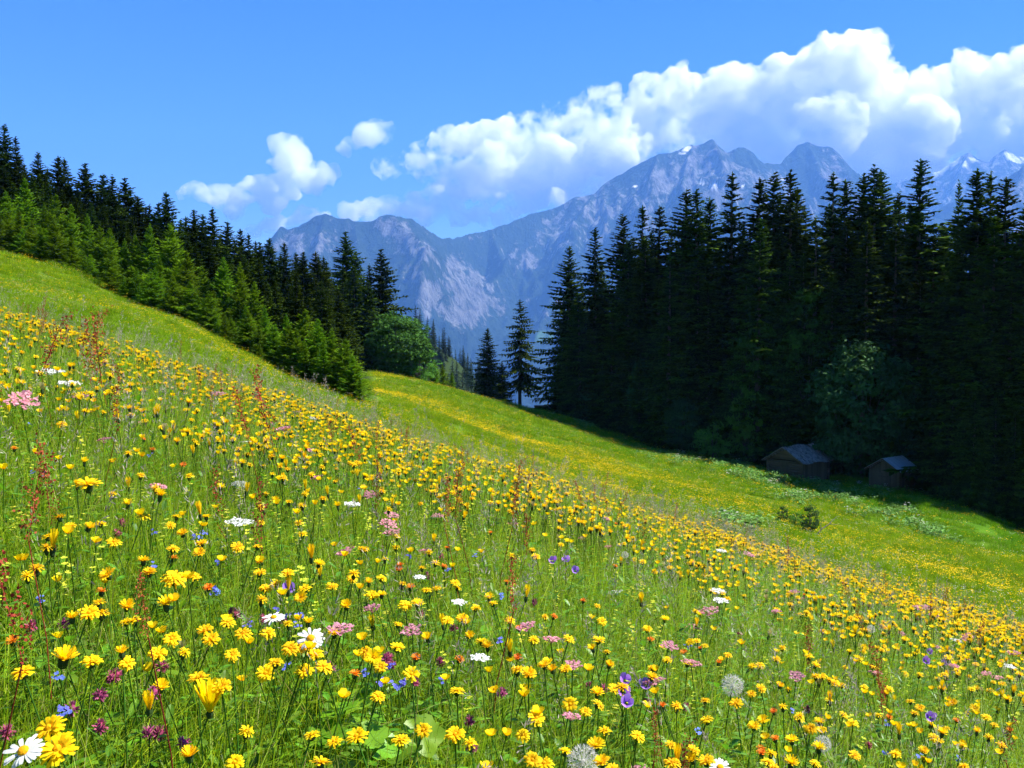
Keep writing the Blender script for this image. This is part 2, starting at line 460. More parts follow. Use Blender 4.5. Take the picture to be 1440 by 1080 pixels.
FAR = [([(1050,300,9000),(1150,290,9000),(1195,272,9000),(1230,262,9000),(1270,255,9000),(1300,246,9000),(1322,240,9000),(1340,228,9000),(1352,218,9000),(1362,213,9000),(1374,222,9000),(1390,228,9000),
         (1400,218,9000),(1412,209,9000),(1425,216,9000),(1440,222,9000),(1480,235,9000),(1600,220,9000),(1750,260,9000)], 1.0),
       ([(1362,213,9000),(1350,250,8650),(1330,290,8300)], 1.0), ([(1412,209,9000),(1430,250,8650)], 1.0), ([(1300,246,9000),(1290,280,8650)], 1.0)]
FX, FY, FH = range_mesh('f', FAR, 1400, 7400, 7950, 9550, 420, 160, -200, 77, 0.9, 260)
fpx, fpy = px_of(FX, FY, FH)
fsn = sstep(0.45, 0.6, fbm(FX / 290, FY / 290, 4, 4) + 0.30 * sstep(1290, 1680, FH / KM) - 0.40) * sstep(1400, 1500, FH / KM)
fsn = np.maximum(fsn, sstep(.2, .45, blob(fpx, fpy, 1424, 222, 14, 4, .5)))
frock = 0.2 + 0.35 * sstep(500, 1200, FH / KM)
me = mesh_np('far_mountains', np.stack([FX, FY, FH], -1).reshape(-1, 3), grid_faces(*FX.shape), MAT_MOUNT, True,
             {'rock': ('POINT', 'FLOAT', frock), 'snow': ('POINT', 'FLOAT', fsn)})
tag(link('far_mountains', me), kind='structure')

# ---------------------------------------------------------------- air
hz = Mat('haze')
pv = hz.n('ShaderNodeVolumePrincipled')
pv.inputs['Color'].default_value = (0.17, 0.42, 1.0, 1)
pv.inputs['Density'].default_value = 0.000052
pv.inputs['Anisotropy'].default_value = 0.0
hz.l(pv.outputs[0], hz.out.inputs['Volume'])
def box_mesh(name, x0, x1, y0, y1, z0, z1, mat):
    v = [(x, y, z) for z in (z0, z1) for y in (y0, y1) for x in (x0, x1)]
    f = [(0, 2, 3, 1), (4, 5, 7, 6), (0, 1, 5, 4), (2, 6, 7, 3), (0, 4, 6, 2), (1, 3, 7, 5)]
    return mesh_np(name, v, f, mat, False)
haze = tag(link('haze', box_mesh('haze', -11500, 13500, -7800, 17300, -1700, 3650, hz.m)), kind='stuff')
# ---------------------------------------------------------------- clouds
def cloud_material(name, density, lo, hi):
    m = Mat(name)
    pc = m.pos()
    n = m.math('ADD', m.math('MULTIPLY', m.noise(1 / 1900.0, 4, 0.5, pc), .4), m.math('MULTIPLY', m.noise(1 / 600.0, 7, 0.65, pc), .6))
    d = m.ramp(n, [(lo, 0), (hi, 1)])
    v = m.n('ShaderNodeVolumeScatter'); v.inputs['Color'].default_value = (1, 1, 1, 1)
    m.l(m.math('MULTIPLY', d, density), v.inputs['Density'])
    m.l(v.outputs[0], m.out.inputs['Volume'])
    m.m.cycles.volume_step_rate = 0.12
    return m.m
MAT_CLOUD = cloud_material('thick_cloud', 0.0062, 0.45, 0.59)
MAT_WISP = cloud_material('thin_cloud', 0.0048, 0.41, 0.62)
ANCHOR = ground
_ctx = {}
def cloud_tex(sz):
    if sz not in _ctx:
        t = bpy.data.textures.new('billow', 'CLOUDS'); t.noise_scale = sz; t.noise_depth = 3; t.noise_basis = 'BLENDER_ORIGINAL'
        _ctx[sz] = t
    return _ctx[sz]
def ico(sub):
    bm = bmesh.new(); bmesh.ops.create_icosphere(bm, subdivisions=sub, radius=1.0)
    v = np.array([x.co[:] for x in bm.verts]); f = np.array([[q.index for q in p.verts] for p in bm.faces]); bm.free()
    return v, f
ICO3 = ico(3)
def cloud(name, blobs, D, label, thick, seed, depth=1.0):
    rng = np.random.default_rng(seed)
    V, Fc, T = [], [], []
    off = 0
    V0, F0 = ICO3
    for (px, py, r) in blobs:
        for k in range(9):
            rr = r * (0.92 if k == 0 else rng.uniform(.22, .5))
            a = rng.uniform(-.3, PI + .3)
            qx, qy = (px, py) if k == 0 else (px + math.cos(a) * r * .85, py - math.sin(a) * r * .72)
            R = rr * 1.12 / F_PX * D
            c = np.array(P(qx, qy, D + rng.uniform(-1, 1) * depth * R))
            v = V0 * R * np.array([1, .9, .85])
            w = c + v
            n_ = (fbm(w[:, 0] / R * 1.3 + 9, w[:, 2] / R * 1.3 + w[:, 1] / R * .9, 5, seed + k, False, .6) - .5)
            v = v * (1 + n_ * 1.1)[:, None]
            V.append(c + v); Fc.append(F0 + off); off += len(V0)
            T.append(np.full(len(V0), thick))
    V = np.concatenate(V); c0 = V.mean(0)
    me = mesh_np(name, V - c0, np.concatenate(Fc), MAT_CLOUD if thick > .1 else MAT_WISP, True, {'thick': ('POINT', 'FLOAT', np.concatenate(T))})
    o = link(name, me, loc=tuple(c0))
    md = o.modifiers.new('union', 'REMESH'); md.mode = 'VOXEL'; md.voxel_size = 56.0; md.use_smooth_shade=True
    for sz, st in ((1000, 560), (430, 420), (180, 240), (80, 100)):
        dm = o.modifiers.new('billow', 'DISPLACE'); dm.texture = cloud_tex(sz); dm.strength = st; dm.mid_level = 0.5; dm.texture_coords = 'OBJECT'; dm.texture_coords_object = ANCHOR
    md = o.modifiers.new('clean', 'REMESH'); md.mode = 'VOXEL'; md.voxel_size = 52.0; md.use_smooth_shade = True
    return tag(o, label, 'cloud')
cloud('cumulus_cloud', [(1200,88,44),(1160,110,45),(1225,120,40),(1110,115,38),(1060,125,34),(1020,130,34),(960,120,30),(925,135,30),(905,165,34),(1250,150,45),(1300,130,36),(1375,110,38),(1345,125,36),(1410,130,42),(1460,110,45),(1440,160,45),
   (980,165,45),(1040,165,45),(1100,165,50),(1160,170,50),(1220,180,48),(1290,175,45),(1350,175,45),(1400,200,38),(1340,215,30),(1270,215,32),(1200,225,34),(1100,205,36),(930,195,30),(1450,200,40),(1180,200,40),(1230,210,36),(1310,195,40),(1060,195,34),(1500,150,50),(1000,200,40),(960,205,34),(1250,240,34),(1300,235,34),(1150,230,30),(1380,225,26),(1440,215,30),(1100,230,26)], 28000,
   'huge bright white cumulus cloud piled behind the highest grey peak', 0.35, 3)
cloud('cumulus_cloud', [(845,155,34),(800,175,34),(760,190,32),(720,195,30),(690,200,28),(650,205,26),(625,195,18),(600,225,26),(580,228,22),(560,232,20),(640,235,28),(620,212,20),(700,235,32),(760,235,36),(820,220,38),(870,205,34),(860,165,26),(570,235,14),(545,238,18),(800,262,26),(740,258,22),(860,245,30),(890,230,30),(700,255,24),(850,215,34),(780,225,34),(830,270,22),(660,260,18)], 27000,
   'long white cumulus bank stretching left from the huge cloud', 0.3, 4)
cloud('small_cloud', [(524,189,17),(510,196,16),(540,190,14),(496,206,12),(486,214,9)], 26000, 'small isolated white puff above the left peaks', -0.05, 5, 2)
cloud('small_cloud', [(403,206,20),(415,212,18),(412,224,20),(395,225,16),(428,232,15)], 26000, 'faint rounded cloud puff above the long low left cloud', -0.15, 6, 2)
cloud('low_cloud', [(290,275,15),(270,272,12),(315,280,17),(345,278,22),(370,268,20),(400,262,22),(435,255,20),(380,285,20),(455,248,17),(330,292,16),(255,272,9),(470,243,10)], 26000, 'long low ragged white cloud above the left spruce tops', -0.05, 7, 2)
cloud('low_cloud', [(490,297,14),(520,296,17),(550,293,18),(585,287,20),(615,280,18),(645,270,12),(600,305,18),(640,305,20),(680,303,18),(710,302,15),(740,298,12),(560,305,16)], 26500, 'ragged pale cloud resting just behind the left rocky ridge', -0.05, 8, 2)
cloud('low_cloud', [(630,262,14),(650,267,15),(670,273,17),(690,278,17),(712,282,16),(735,284,15),(755,282,14),(780,279,14),(800,275,12)], 26500, 'thin pale cloud strip under the long white bank', -0.05, 11, 2)
cloud('small_cloud', [(432,300,14),(420,307,13),(445,306,13),(410,312,10),(456,310,10)], 26000, 'small pale cloud between the two low left clouds', -0.05, 9, 2)
cloud('small_cloud', [(375,318,12),(355,324,10),(395,312,10)], 26000, 'small pale cloud just left of the left rocky ridge', -0.05, 10, 2)
# ---------------------------------------------------------------- foliage materials
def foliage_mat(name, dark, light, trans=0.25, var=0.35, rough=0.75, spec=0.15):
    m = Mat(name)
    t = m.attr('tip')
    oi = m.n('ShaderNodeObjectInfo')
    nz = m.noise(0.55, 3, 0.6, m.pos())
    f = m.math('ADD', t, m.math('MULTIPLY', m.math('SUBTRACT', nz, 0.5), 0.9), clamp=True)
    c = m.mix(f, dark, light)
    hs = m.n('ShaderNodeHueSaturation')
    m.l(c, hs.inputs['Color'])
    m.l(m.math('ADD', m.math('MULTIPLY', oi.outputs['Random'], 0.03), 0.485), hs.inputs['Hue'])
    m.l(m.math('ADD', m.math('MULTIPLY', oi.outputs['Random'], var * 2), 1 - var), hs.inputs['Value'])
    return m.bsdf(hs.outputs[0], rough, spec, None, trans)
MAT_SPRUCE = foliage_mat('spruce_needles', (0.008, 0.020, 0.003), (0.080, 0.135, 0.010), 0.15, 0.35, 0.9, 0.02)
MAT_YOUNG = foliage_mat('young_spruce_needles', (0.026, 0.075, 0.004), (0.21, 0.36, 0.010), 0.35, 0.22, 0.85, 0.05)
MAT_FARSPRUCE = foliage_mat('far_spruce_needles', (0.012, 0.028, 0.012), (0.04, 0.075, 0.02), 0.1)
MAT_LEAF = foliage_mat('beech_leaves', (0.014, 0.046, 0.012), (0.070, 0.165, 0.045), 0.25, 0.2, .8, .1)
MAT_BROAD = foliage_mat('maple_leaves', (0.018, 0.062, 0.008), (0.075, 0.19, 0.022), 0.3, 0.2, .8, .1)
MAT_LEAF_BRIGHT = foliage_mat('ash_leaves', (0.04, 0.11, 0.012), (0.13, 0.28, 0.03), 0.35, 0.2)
m = Mat('spruce_bark')
c = m.mix(m.noise(6, 5, 0.7, m.objco()), (0.06, 0.045, 0.035), (0.16, 0.13, 0.105))
MAT_BARK = m.bsdf(c, 0.95, 0.05, m.bump(m.noise(9, 4, 0.7, m.objco()), 0.8, 0.05))
m = Mat('dead_wood')
MAT_DEAD = m.bsdf(m.mix(m.noise(8, 4, 0.6, m.objco()), (0.16, 0.14, 0.12), (0.34, 0.31, 0.27)), 0.9, 0.1)

class TB:
    """collects numpy chunks of quads / triangles with a tip value"""
    def __init__(self): self.v = []; self.f = []; self.t = []; self.n = 0
    def add(self, v, f, t):
        self.v.append(v); self.f.append(f + self.n); self.t.append(t); self.n += len(v)
    def mesh(self, name, mat):
        return mesh_np(name, np.concatenate(self.v), np.concatenate(self.f), mat, False,
                       {'tip': ('POINT', 'FLOAT', np.concatenate(self.t))})
def tube_mesh(name, pts, radii, seg, mat, extra=()):
    V, Fq = [], []; off = 0
    for (pp, rr) in [(pts, radii)] + list(extra):
        pp = np.array(pp, float)
        for i in range(len(pp)):
            d = pp[min(i + 1, len(pp) - 1)] - pp[max(i - 1, 0)]; d /= np.linalg.norm(d) + 1e-9
            a = np.cross(d, (0.3, 1, 0.1)); a /= np.linalg.norm(a) + 1e-9; b = np.cross(d, a)
            an = np.linspace(0, 2 * PI, seg, endpoint=False)
            V.append(pp[i] + rr[i] * (np.cos(an)[:, None] * a + np.sin(an)[:, None] * b))
        Fq.append(grid_faces(len(pp), seg, True) + off); off += len(pp) * seg
    return mesh_np(name, np.concatenate(V), np.concatenate(Fq), mat, True)
def strips(p0, d, L, W, up, tip0, tip1, sag=0.0):
    """flat twigs: arrays of start points, directions, lengths, widths -> two quads each, tapering"""
    n = len(p0)
    d = d / (np.linalg.norm(d, axis=1, keepdims=True) + 1e-9)
    s = np.cross(d, up); s /= np.linalg.norm(s, axis=1, keepdims=True) + 1e-9
    L = L[:, None]; W = W[:, None]
    pm = p0 + d * L * 0.5; pm[:, 2] -= (sag * L * 0.12)[:, 0] if np.ndim(sag) else sag * L[:, 0] * 0.12
    pe = p0 + d * L; pe[:, 2] -= sag * L[:, 0] * 0.45
    v = np.stack([p0 - s * W * .35, p0 + s * W * .35, pm + s * W * .5, pm - s * W * .5, pe + s * W * .12, pe - s * W * .12], 1).reshape(-1, 3)
    b = (np.arange(n) * 6)[:, None]
    f = np.concatenate([b + [0, 1, 2, 3], b + [3, 2, 4, 5]], 0)
    t = np.stack([tip0, tip0, (tip0 + tip1) / 2, (tip0 + tip1) / 2, tip1, tip1], 1).ravel()
    return v, f, t

def spruce(seed, H, W, crown0=0.04, step=0.42, droop=1.0, twigw=0.13, dens=1.0, young=False, lopsided=0.25, gap=0.0):
    """a spruce of height H and crown radius W; returns trunk and crown meshes"""
    rng = np.random.default_rng(seed)
    tb = TB()
    P0, D, LL, WW, T0, T1, SG = [], [], [], [], [], [], []
    z = H * crown0
    lean = rng.normal(0, 0.004 * H, 2)
    side = rng.uniform(0, 2 * PI)
    base_len = None
    while z < H * 0.985:
        t = min(0.99, max(0.0, (z / H - crown0) / (1 - crown0)))
        prof = (1 - t) ** 0.80 * (0.80 + 0.20 * min(1, t / 0.12)) * 0.93 if not young else (1 - t) ** 0.9
        prof *= rng.uniform(0.82, 1.12)
        nb = int(round((rng.integers(5, 8) if t < 0.85 else 5) * dens))
        a0 = rng.uniform(0, 2 * PI)
        for k in range(nb):
            az = a0 + k * 2 * PI / nb + rng.normal(0, 0.25)
            if rng.random() < gap: continue
            L = W * prof * (rng.uniform(0.62, 1.0) if rng.random() < .6 else rng.uniform(0.95, 1.25)) * (1 + lopsided * math.cos(az - side) * 0.4) + 0.004 * H
            if young: e0 = 0.15 + 0.75 * t
            else: e0 = -0.25 * droop + 0.80 * t ** 2.0
            e0 += rng.normal(0, 0.09)
            zb = z + rng.normal(0, step * 0.25)
            ns = max(3, int(L / 0.30))
            s = (np.arange(ns) + 0.5) / ns
            # spine of the branch: sags, then lifts at the tip
            curve = -0.34 * droop * (1 - t) * (s - s * s * 0.95) if not young else -0.08 * (1 - t) * s
            rad = s * L * math.cos(e0)
            zz = zb + s * L * math.sin(e0) + curve * L
            c = np.stack([rad * math.cos(az) + lean[0] * z / H, rad * math.sin(az) + lean[1] * z / H, zz], 1)
            dirv = np.gradient(c, axis=0) if ns > 1 else np.array([[math.cos(az), math.sin(az), 0]])
            dirv /= np.linalg.norm(dirv, axis=1, keepdims=True) + 1e-9
            lat = np.array([-math.sin(az), math.cos(az), 0.0])
            # main shoot pieces
            P0.append(c - dirv * L / ns * 0.5); D.append(dirv); LL.append(np.full(ns, L / ns * 1.5)); WW.append(np.full(ns, min(twigw * 1.25, .1 + .12 * L)))
            T0.append(s * 0.35); T1.append(s * 0.55); SG.append(np.zeros(ns))
            tl = L * (0.12 + 0.30 * (1 - s) ** 0.7) * (0.75 + 0.45 * rng.random(ns)) * (1.0 if L < 1.6 else (1.6 / L) ** 0.45) * (1.0 if not young else 1.1)
            tl = np.maximum(tl, 0.006 * H)
            for sg in (-1, 1):
                dd = dirv * 0.75 + sg * lat * (0.75 + 0.3 * rng.random((ns, 1))) + rng.normal(0, 0.12, (ns, 3))
                P0.append(c.copy()); D.append(dd); LL.append(tl * (0.85 + 0.4 * rng.random(ns))); WW.append(np.full(ns, min(twigw, .06 + .14 * L)))
                T0.append(s * 0.3); T1.append(0.35 + s * 0.65); SG.append(np.full(ns, 0.35 * droop if not young else 0.0))
            # hanging or rising secondary twigs
            if not young:
                dd = dirv * 0.35 + np.array([0, 0, -1.0]) + rng.normal(0, 0.25, (ns, 3))
                P0.append(c.copy()); D.append(dd); LL.append(tl * (0.7 + 0.8 * rng.random(ns)) * (1 - 0.6 * t)); WW.append(np.full(ns, min(twigw * 1.1, .06 + .12 * L)))
                T0.append(s * 0.1); T1.append(0.1 + s * 0.3); SG.append(np.zeros(ns))
            dd = dirv * 0.9 + np.array([0, 0, 0.6]) + rng.normal(0, 0.3, (ns, 3))
            P0.append(c.copy()); D.append(dd); LL.append(tl * 0.6); WW.append(np.full(ns, min(twigw * .9, .06 + .12 * L)))
            T0.append(s * 0.4); T1.append(0.5 + s * 0.5); SG.append(np.zeros(ns))
        z += step * (1 - 0.62 * t) * rng.uniform(0.8, 1.25)
    # leader
    for q in range(7):
        zq = H * (0.955 + 0.0065 * q)
        a = rng.uniform(0, 2 * PI)
        P0.append(np.array([[lean[0], lean[1], zq]])); D.append(np.array([[math.cos(a) * .8, math.sin(a) * .8, 0.9]]))
        LL.append(np.array([0.012 * H * (1.2 - q * 0.14)])); WW.append(np.array([twigw * .7])); T0.append(np.array([.5])); T1.append(np.array([1.])); SG.append(np.array([0.]))
    P0.append(np.array([[lean[0], lean[1], H * .93]])); D.append(np.array([[0, 0, 1.]])); LL.append(np.array([H * .07])); WW.append(np.array([twigw * .8])); T0.append(np.array([.4])); T1.append(np.array([1.])); SG.append(np.array([0.]))
    p0, d, l, w, t0, t1, sgv = (np.concatenate(x) for x in (P0, D, LL, WW, T0, T1, SG))
    up = np.tile([0, 0, 1.0], (len(p0), 1)) + rng.normal(0, 0.35, (len(p0), 3))
    v, f, t = strips(p0, d, l, w, up, t0, t1, sgv)
    tb.add(v, f, t)
    r0 = 0.010 * H + 0.03
    zt = np.array([-0.6, 0, 0.25, 0.6, 0.97]) * np.array([1, H, H, H, H])
    trunk = tube_mesh('trunk', [(lean[0] * max(0, q) / H, lean[1] * max(0, q) / H, q) for q in zt], [r0 * 1.5, r0 * 1.15, r0 * .85, r0 * .5, 0.01], 8, MAT_BARK)
    return trunk, tb

def leafy(seed, R, Hc, z0, nclump, nleaf, leaf, trunk_h, mat):
    """broadleaved crown: clumps of leaf faces through an uneven ellipsoid"""
    rng = np.random.default_rng(seed)
    C = []
    while len(C) < nclump:
        q = rng.normal(0, 1, 3); q /= np.linalg.norm(q)
        rr = rng.uniform(0.45, 1.0) ** 0.5
        p = np.array([q[0] * R * rr, q[1] * R * rr, z0 + Hc * 0.5 + q[2] * Hc * 0.5 * rr])
        p[:2] *= 1 - 0.25 * max(0, (p[2] - z0) / Hc - .5)
        C.append(p)
    C = np.array(C)
    cr = R * rng.uniform(0.16, 0.30, nclump)
    n = nclump * nleaf
    ci = np.repeat(np.arange(nclump), nleaf)
    q = rng.normal(0, 1, (n, 3)); q /= np.linalg.norm(q, axis=1, keepdims=True)
    q[:, 2] = np.where(q[:, 2] < 0, q[:, 2] * 0.4, q[:, 2])
    p = C[ci] + q * (cr[ci] * rng.uniform(0.75, 1.1, n))[:, None] * np.array([1.15, 1.15, 0.75])
    nrm = q * 0.6 + rng.normal(0, 0.45, (n, 3)) + np.array([0, 0, 0.7]); nrm /= np.linalg.norm(nrm, axis=1, keepdims=True)
    a = np.cross(nrm, rng.normal(0, 1, (n, 3))); a /= np.linalg.norm(a, axis=1, keepdims=True); b = np.cross(nrm, a)
    s = leaf * rng.uniform(0.6, 1.3, n)[:, None]
    v = np.stack([p - a * s, p + b * s * .45 - a * s * .1 + nrm * s * .1, p + a * s, p - b * s * .45 - a * s * .1 + nrm * s * .1], 1).reshape(-1, 3)
    f = (np.arange(n) * 4)[:, None] + np.array([[0, 1, 2, 3]])
    t = np.repeat(np.clip(rng.normal(0.55, 0.25, nclump), 0, 1)[ci] * 0.7 + 0.3 * rng.random(n), 4)
    crown = mesh_np('crown', v, f, mat, False, {'tip': ('POINT', 'FLOAT', t)})
    limbs = []
    for k in range(min(26, nclump)):
        e = C[k]; s0 = np.array([0, 0, trunk_h * rng.uniform(.5, 1.0)])
        mid = (s0 + e) / 2 + rng.normal(0, .08 * R, 3)
        limbs.append(([s0, mid, e], [R * .018, R * .012, R * .004]))
    tr = tube_mesh('trunk', [(0, 0, -.5), (0, 0, 0), (R * .03, 0, trunk_h), (0, R * .02, z0 + Hc * .75)], [R * .06, R * .045, R * .035, R * .01], 7, MAT_BARK, limbs)
    return tr, crown

def proto_spruce(mat, *a, **k):
    tr, tb = spruce(*a, **k)
    return tr, tb.mesh('crown', mat)
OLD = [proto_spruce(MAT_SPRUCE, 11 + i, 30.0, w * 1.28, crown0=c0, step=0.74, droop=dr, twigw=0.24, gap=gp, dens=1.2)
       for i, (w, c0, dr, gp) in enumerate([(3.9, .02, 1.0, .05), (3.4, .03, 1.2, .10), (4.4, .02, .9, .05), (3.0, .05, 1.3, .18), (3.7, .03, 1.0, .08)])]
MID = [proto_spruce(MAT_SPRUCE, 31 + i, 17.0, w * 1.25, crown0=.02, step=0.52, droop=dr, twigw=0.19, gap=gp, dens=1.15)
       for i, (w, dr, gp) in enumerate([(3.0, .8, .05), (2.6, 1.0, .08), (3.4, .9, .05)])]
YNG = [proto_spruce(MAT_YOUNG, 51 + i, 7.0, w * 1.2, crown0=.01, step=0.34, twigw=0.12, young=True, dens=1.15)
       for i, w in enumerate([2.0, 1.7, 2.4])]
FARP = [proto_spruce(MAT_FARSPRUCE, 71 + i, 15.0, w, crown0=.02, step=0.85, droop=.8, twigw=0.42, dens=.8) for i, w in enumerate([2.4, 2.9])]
PONYTAIL = [proto_spruce(MAT_SPRUCE, 91, 17.0, 3.6, crown0=.26, step=.5, droop=1.7, twigw=.16, gap=.22, lopsided=.9)]
for tr, cr in [(a, b) for grp in (OLD, MID, YNG, FARP, PONYTAIL) for a, b in grp]:
    pass
LEAFY = [leafy(5, 4.2, 8.9, .5, 210, 60, .24, 2.5, MAT_BROAD), leafy(6, 3.2, 7.6, .3, 190, 60, .20, 2.0, MAT_LEAF), leafy(7, 3.0, 6.5, .6, 60, 60, .22, 2.0, MAT_LEAF_BRIGHT)]
TALLLEAF = [leafy(15, 3.3, 10.0, 4.5, 75, 70, .24, 5.0, MAT_BROAD), leafy(16, 2.8, 9.0, 5.5, 60, 70, .22, 5.0, MAT_BROAD)]
BUSH = [leafy(8, 1.1, 1.9, .05, 40, 45, .09, .6, MAT_LEAF), leafy(9, 1.4, 2.2, .05, 40, 45, .11, .6, MAT_LEAF_BRIGHT)]

TREES = []
def plant(kind, protos, protoH, x, y, H, label, cat, group, idx=None, wide=1.0, sink=0.1):
    k = len(TREES) if idx is None else idx
    tr, cr = protos[k % len(protos)]
    s = H / protoH
    o = empty(kind, (x, y, gz(x, y) - sink), rz=(k * 2.399) % (2 * PI))
    o.scale = (s * wide, s * wide, s)
    link('trunk', tr, o); link('crown', cr, o)
    tag(o, label, cat, group)
    TREES.append(o)
    return o
def plant_top(kind, protos, protoH, px, row, d, label, cat, group, idx=None, wide=1.0, minH=2.0):
    x, _, zt = P(px, row, d)
    H = max(minH, zt - gz(x, d) + 0.1)
    return plant(kind, protos, protoH, x, d, H, label, cat, group, idx, wide)

ORD = 'first second third fourth fifth sixth seventh eighth ninth tenth eleventh twelfth thirteenth fourteenth fifteenth sixteenth seventeenth eighteenth nineteenth twentieth'.split()
def ordinal(i): return ORD[i] if i < len(ORD) else ('twenty-' + ORD[i - 20] if i < 29 else ('thirtieth' if i == 29 else 'thirty-' + ORD[i - 30]))
rnd = random.Random(4)
# skyline spruces of the left wood
left_top = [(5,173,104),(23,192,100),(58,213,106),(82,219,104),(92,223,110),(120,229,104),(145,243,112),(158,247,104),(175,249,108),(193,275,104),(209,288,110),(222,285,104),(233,269,100),(253,308,112),
            (272,294,104),(285,300,108),(298,292,104),(320,311,108),(338,321,112),(350,329,108),(366,340,116),(379,334,112),(401,341,110),(427,354,116),(444,353,118),(456,361,122),(486,325,144),(500,352,146),(535,349,147),(519,372,149)]
for i, (px, row, d) in enumerate(sorted(left_top)):
    extra = 'tall ' if px in (486, 535, 5) else ''
    plant_top('spruce_tree', MID if px > 60 else OLD, 17.0 if px > 60 else 30.0, px, row, d,
              f'{extra}dark spruce, {ordinal(i)} tip from the left on the left wood skyline', 'spruce', 'spruces on the skyline of the left wood', i, 1.6 if px < 480 else 1.5)
# dark spruces filling the wood behind the young ones
for i in range(46):
    px = -160 + i * 14.5 + rnd.uniform(-5, 5)
    d = np.interp(px, [-160, 0, 200, 330, 430, 520], [96, 93, 86, 80, 76, 112]) + rnd.uniform(-2, 8)
    row = np.interp(px, [-160, 0, 100, 200, 300, 430, 520], [170, 235, 275, 325, 350, 400, 430]) + rnd.uniform(-14, 18)
    plant_top('spruce_tree', MID, 17.0, px, row, d, 'dark spruce inside the left wood, behind the bright young spruces', 'spruce', 'spruces filling the left wood', i, 1.35)
for i in range(40):
    px = -150 + i * 17 + rnd.uniform(-6, 6)
    d = np.interp(px, [-160, 0, 200, 330, 430, 520], [112, 110, 112, 114, 124, 132]) + rnd.uniform(-3, 8)
    row = np.interp(px, [-160, 0, 60, 150, 230, 300, 400, 490, 520], [150, 205, 235, 262, 290, 312, 352, 365, 380]) + rnd.uniform(0, 16)
    plant_top('spruce_tree', MID, 17.0, px, row, d, 'dark spruce deep in the left wood, just short of the skyline', 'spruce', 'spruces deep in the left wood', i, 1.5)
# bright young spruces on the meadow edge
front = [(-60,262,84),(-20,262,82),(8,268,84),(35,250,86),(62,285,83),(78,272,84),(100,287,84),(122,300,81),(140,318,80),(154,320,79),(175,335,78),(120,357,76),(190,330,78),(211,313,78),(240,313,76),(262,352,73),(225,362,72),(285,375,70),
         (314,361,70),(338,368,69),(300,408,68),(358,395,68),(372,430,64),(387,455,61),(365,483,60),(402,440,62),(429,434,60),(447,448,58),(466,461,56),(486,476,54.5),(496,500,53),(455,480,55),
         (610,505,139),(622,512,140),(636,522,141)]
_o1 = sorted(q[0] for q in front if 0 <= q[0] <= 420); _o2 = sorted(q[0] for q in front if 420 < q[0] < 600)
for i, (px, row, d) in enumerate(front):
    if px > 600:
        lab = f'bright young spruce below the broadleaf tree on the meadow rim, {ordinal(i - 32)} from the left'
    elif px > 420:
        lab = f'bright bushy young spruce in the spur reaching into the meadow, {ordinal(_o2.index(px))} from the left'
    else:
        lab = f'bright green young spruce, {ordinal(_o1.index(px))} from the left along the edge of the left wood' if px >= 0 else 'young spruce just beyond the left side of the view'
    plant_top('young_spruce', YNG, 7.0, px, row, d, lab, 'young spruce', 'young spruces along the left wood edge', i, 1.25 if px > 420 and px < 600 else 1.05, 1.2)
for i in range(60):
    px = -70 + i * 9.6 + rnd.uniform(-4, 4)
    er = np.interp(px, [-250, 0, 100, 200, 330, 430, 515], [275, 362, 390, 432, 492, 546, 572])
    dd = np.interp(px, [-250, 0, 100, 200, 330, 430, 515], [84, 81, 78, 72, 65, 57, 51.5]) + rnd.uniform(-0.6, 1.5)
    x, _, _ = P(px, er, dd)
    plant('young_spruce', YNG, 7.0, x, dd, rnd.uniform(1.2, 3.4) if px > 80 else rnd.uniform(1.5, 4.5), 'small bushy young spruce at the foot of the left wood edge', 'young spruce', 'small spruces at the left wood foot', i, 1.2)
plant_top('young_spruce', YNG, 7.0, 506, 530, 51.5, 'low dark-sided spruce at the very tip of the left spur', 'young spruce', 'young spruces along the left wood edge', 1, 1.3, 1.0)

# lone trees on the meadow rim
plant_top('spruce_tree', MID, 17.0, 686, 461, 139, 'lone full-skirted spruce, left one of the pair on the meadow rim', 'spruce', 'lone trees on the meadow rim', 0, 1.6)
o = plant_top('spruce_tree', PONYTAIL, 17.0, 731, 421, 139, 'tall lone spruce with drooping boughs and bare grey lower trunk', 'spruce', 'lone trees on the meadow rim', 0, 1.35)
plant_top('young_spruce', MID, 17.0, 706, 508, 137, 'short spruce between the two lone trees on the meadow rim', 'spruce', 'lone trees on the meadow rim', 2, 1.6)

# right wood
right_top = [(801,345,132),(838,320,128),(882,300,124),(901,288,121),(925,288,120),(964,265,116),(982,266,113),(1007,276,117),(1027,241,112),(1064,249,110),(1086,241,112),(1115,239,109),(1131,262,113),
             (1170,241,107),(1184,252,109),(1211,243,109),(1233,231,106),(1247,236,108),(1265,268,109),(1290,223,104),(1326,318,106),(1350,252,98),(1379,234,90),(1395,240,92),(1412,249,88),(1442,285,86),(1470,250,88),(1520,230,86),(1580,240,84),(1650,230,82)]
for i, (px, row, d) in enumerate(right_top):
    wide = {1350: .75, 801: 1.7, 838: 1.65}.get(px, 1.72)
    plant_top('spruce_tree', OLD, 30.0, px, row, d, (f'tall dark spruce, {ordinal(i)} tip from the left on the right wood skyline' if px < 1440 else 'tall dark spruce just beyond the right side of the view'), 'spruce', 'spruces on the skyline of the right wood', i, wide)
for i in range(34):
    px = 815 + i * 21 + rnd.uniform(-7, 7)
    d = np.interp(px, [800, 950, 1100, 1300, 1440, 1600], [128, 114, 106, 100, 84, 80]) + rnd.uniform(-4, 3)
    row = np.interp(px, [800, 870, 950, 1100, 1300, 1440, 1600], [440, 370, 350, 330, 330, 330, 330]) + rnd.uniform(-30, 60)
    plant_top('spruce_tree', OLD, 30.0, px, row, d, 'shorter dark spruce among the tall ones of the right wood', 'spruce', 'shorter spruces inside the right wood', i + 2, 1.55)
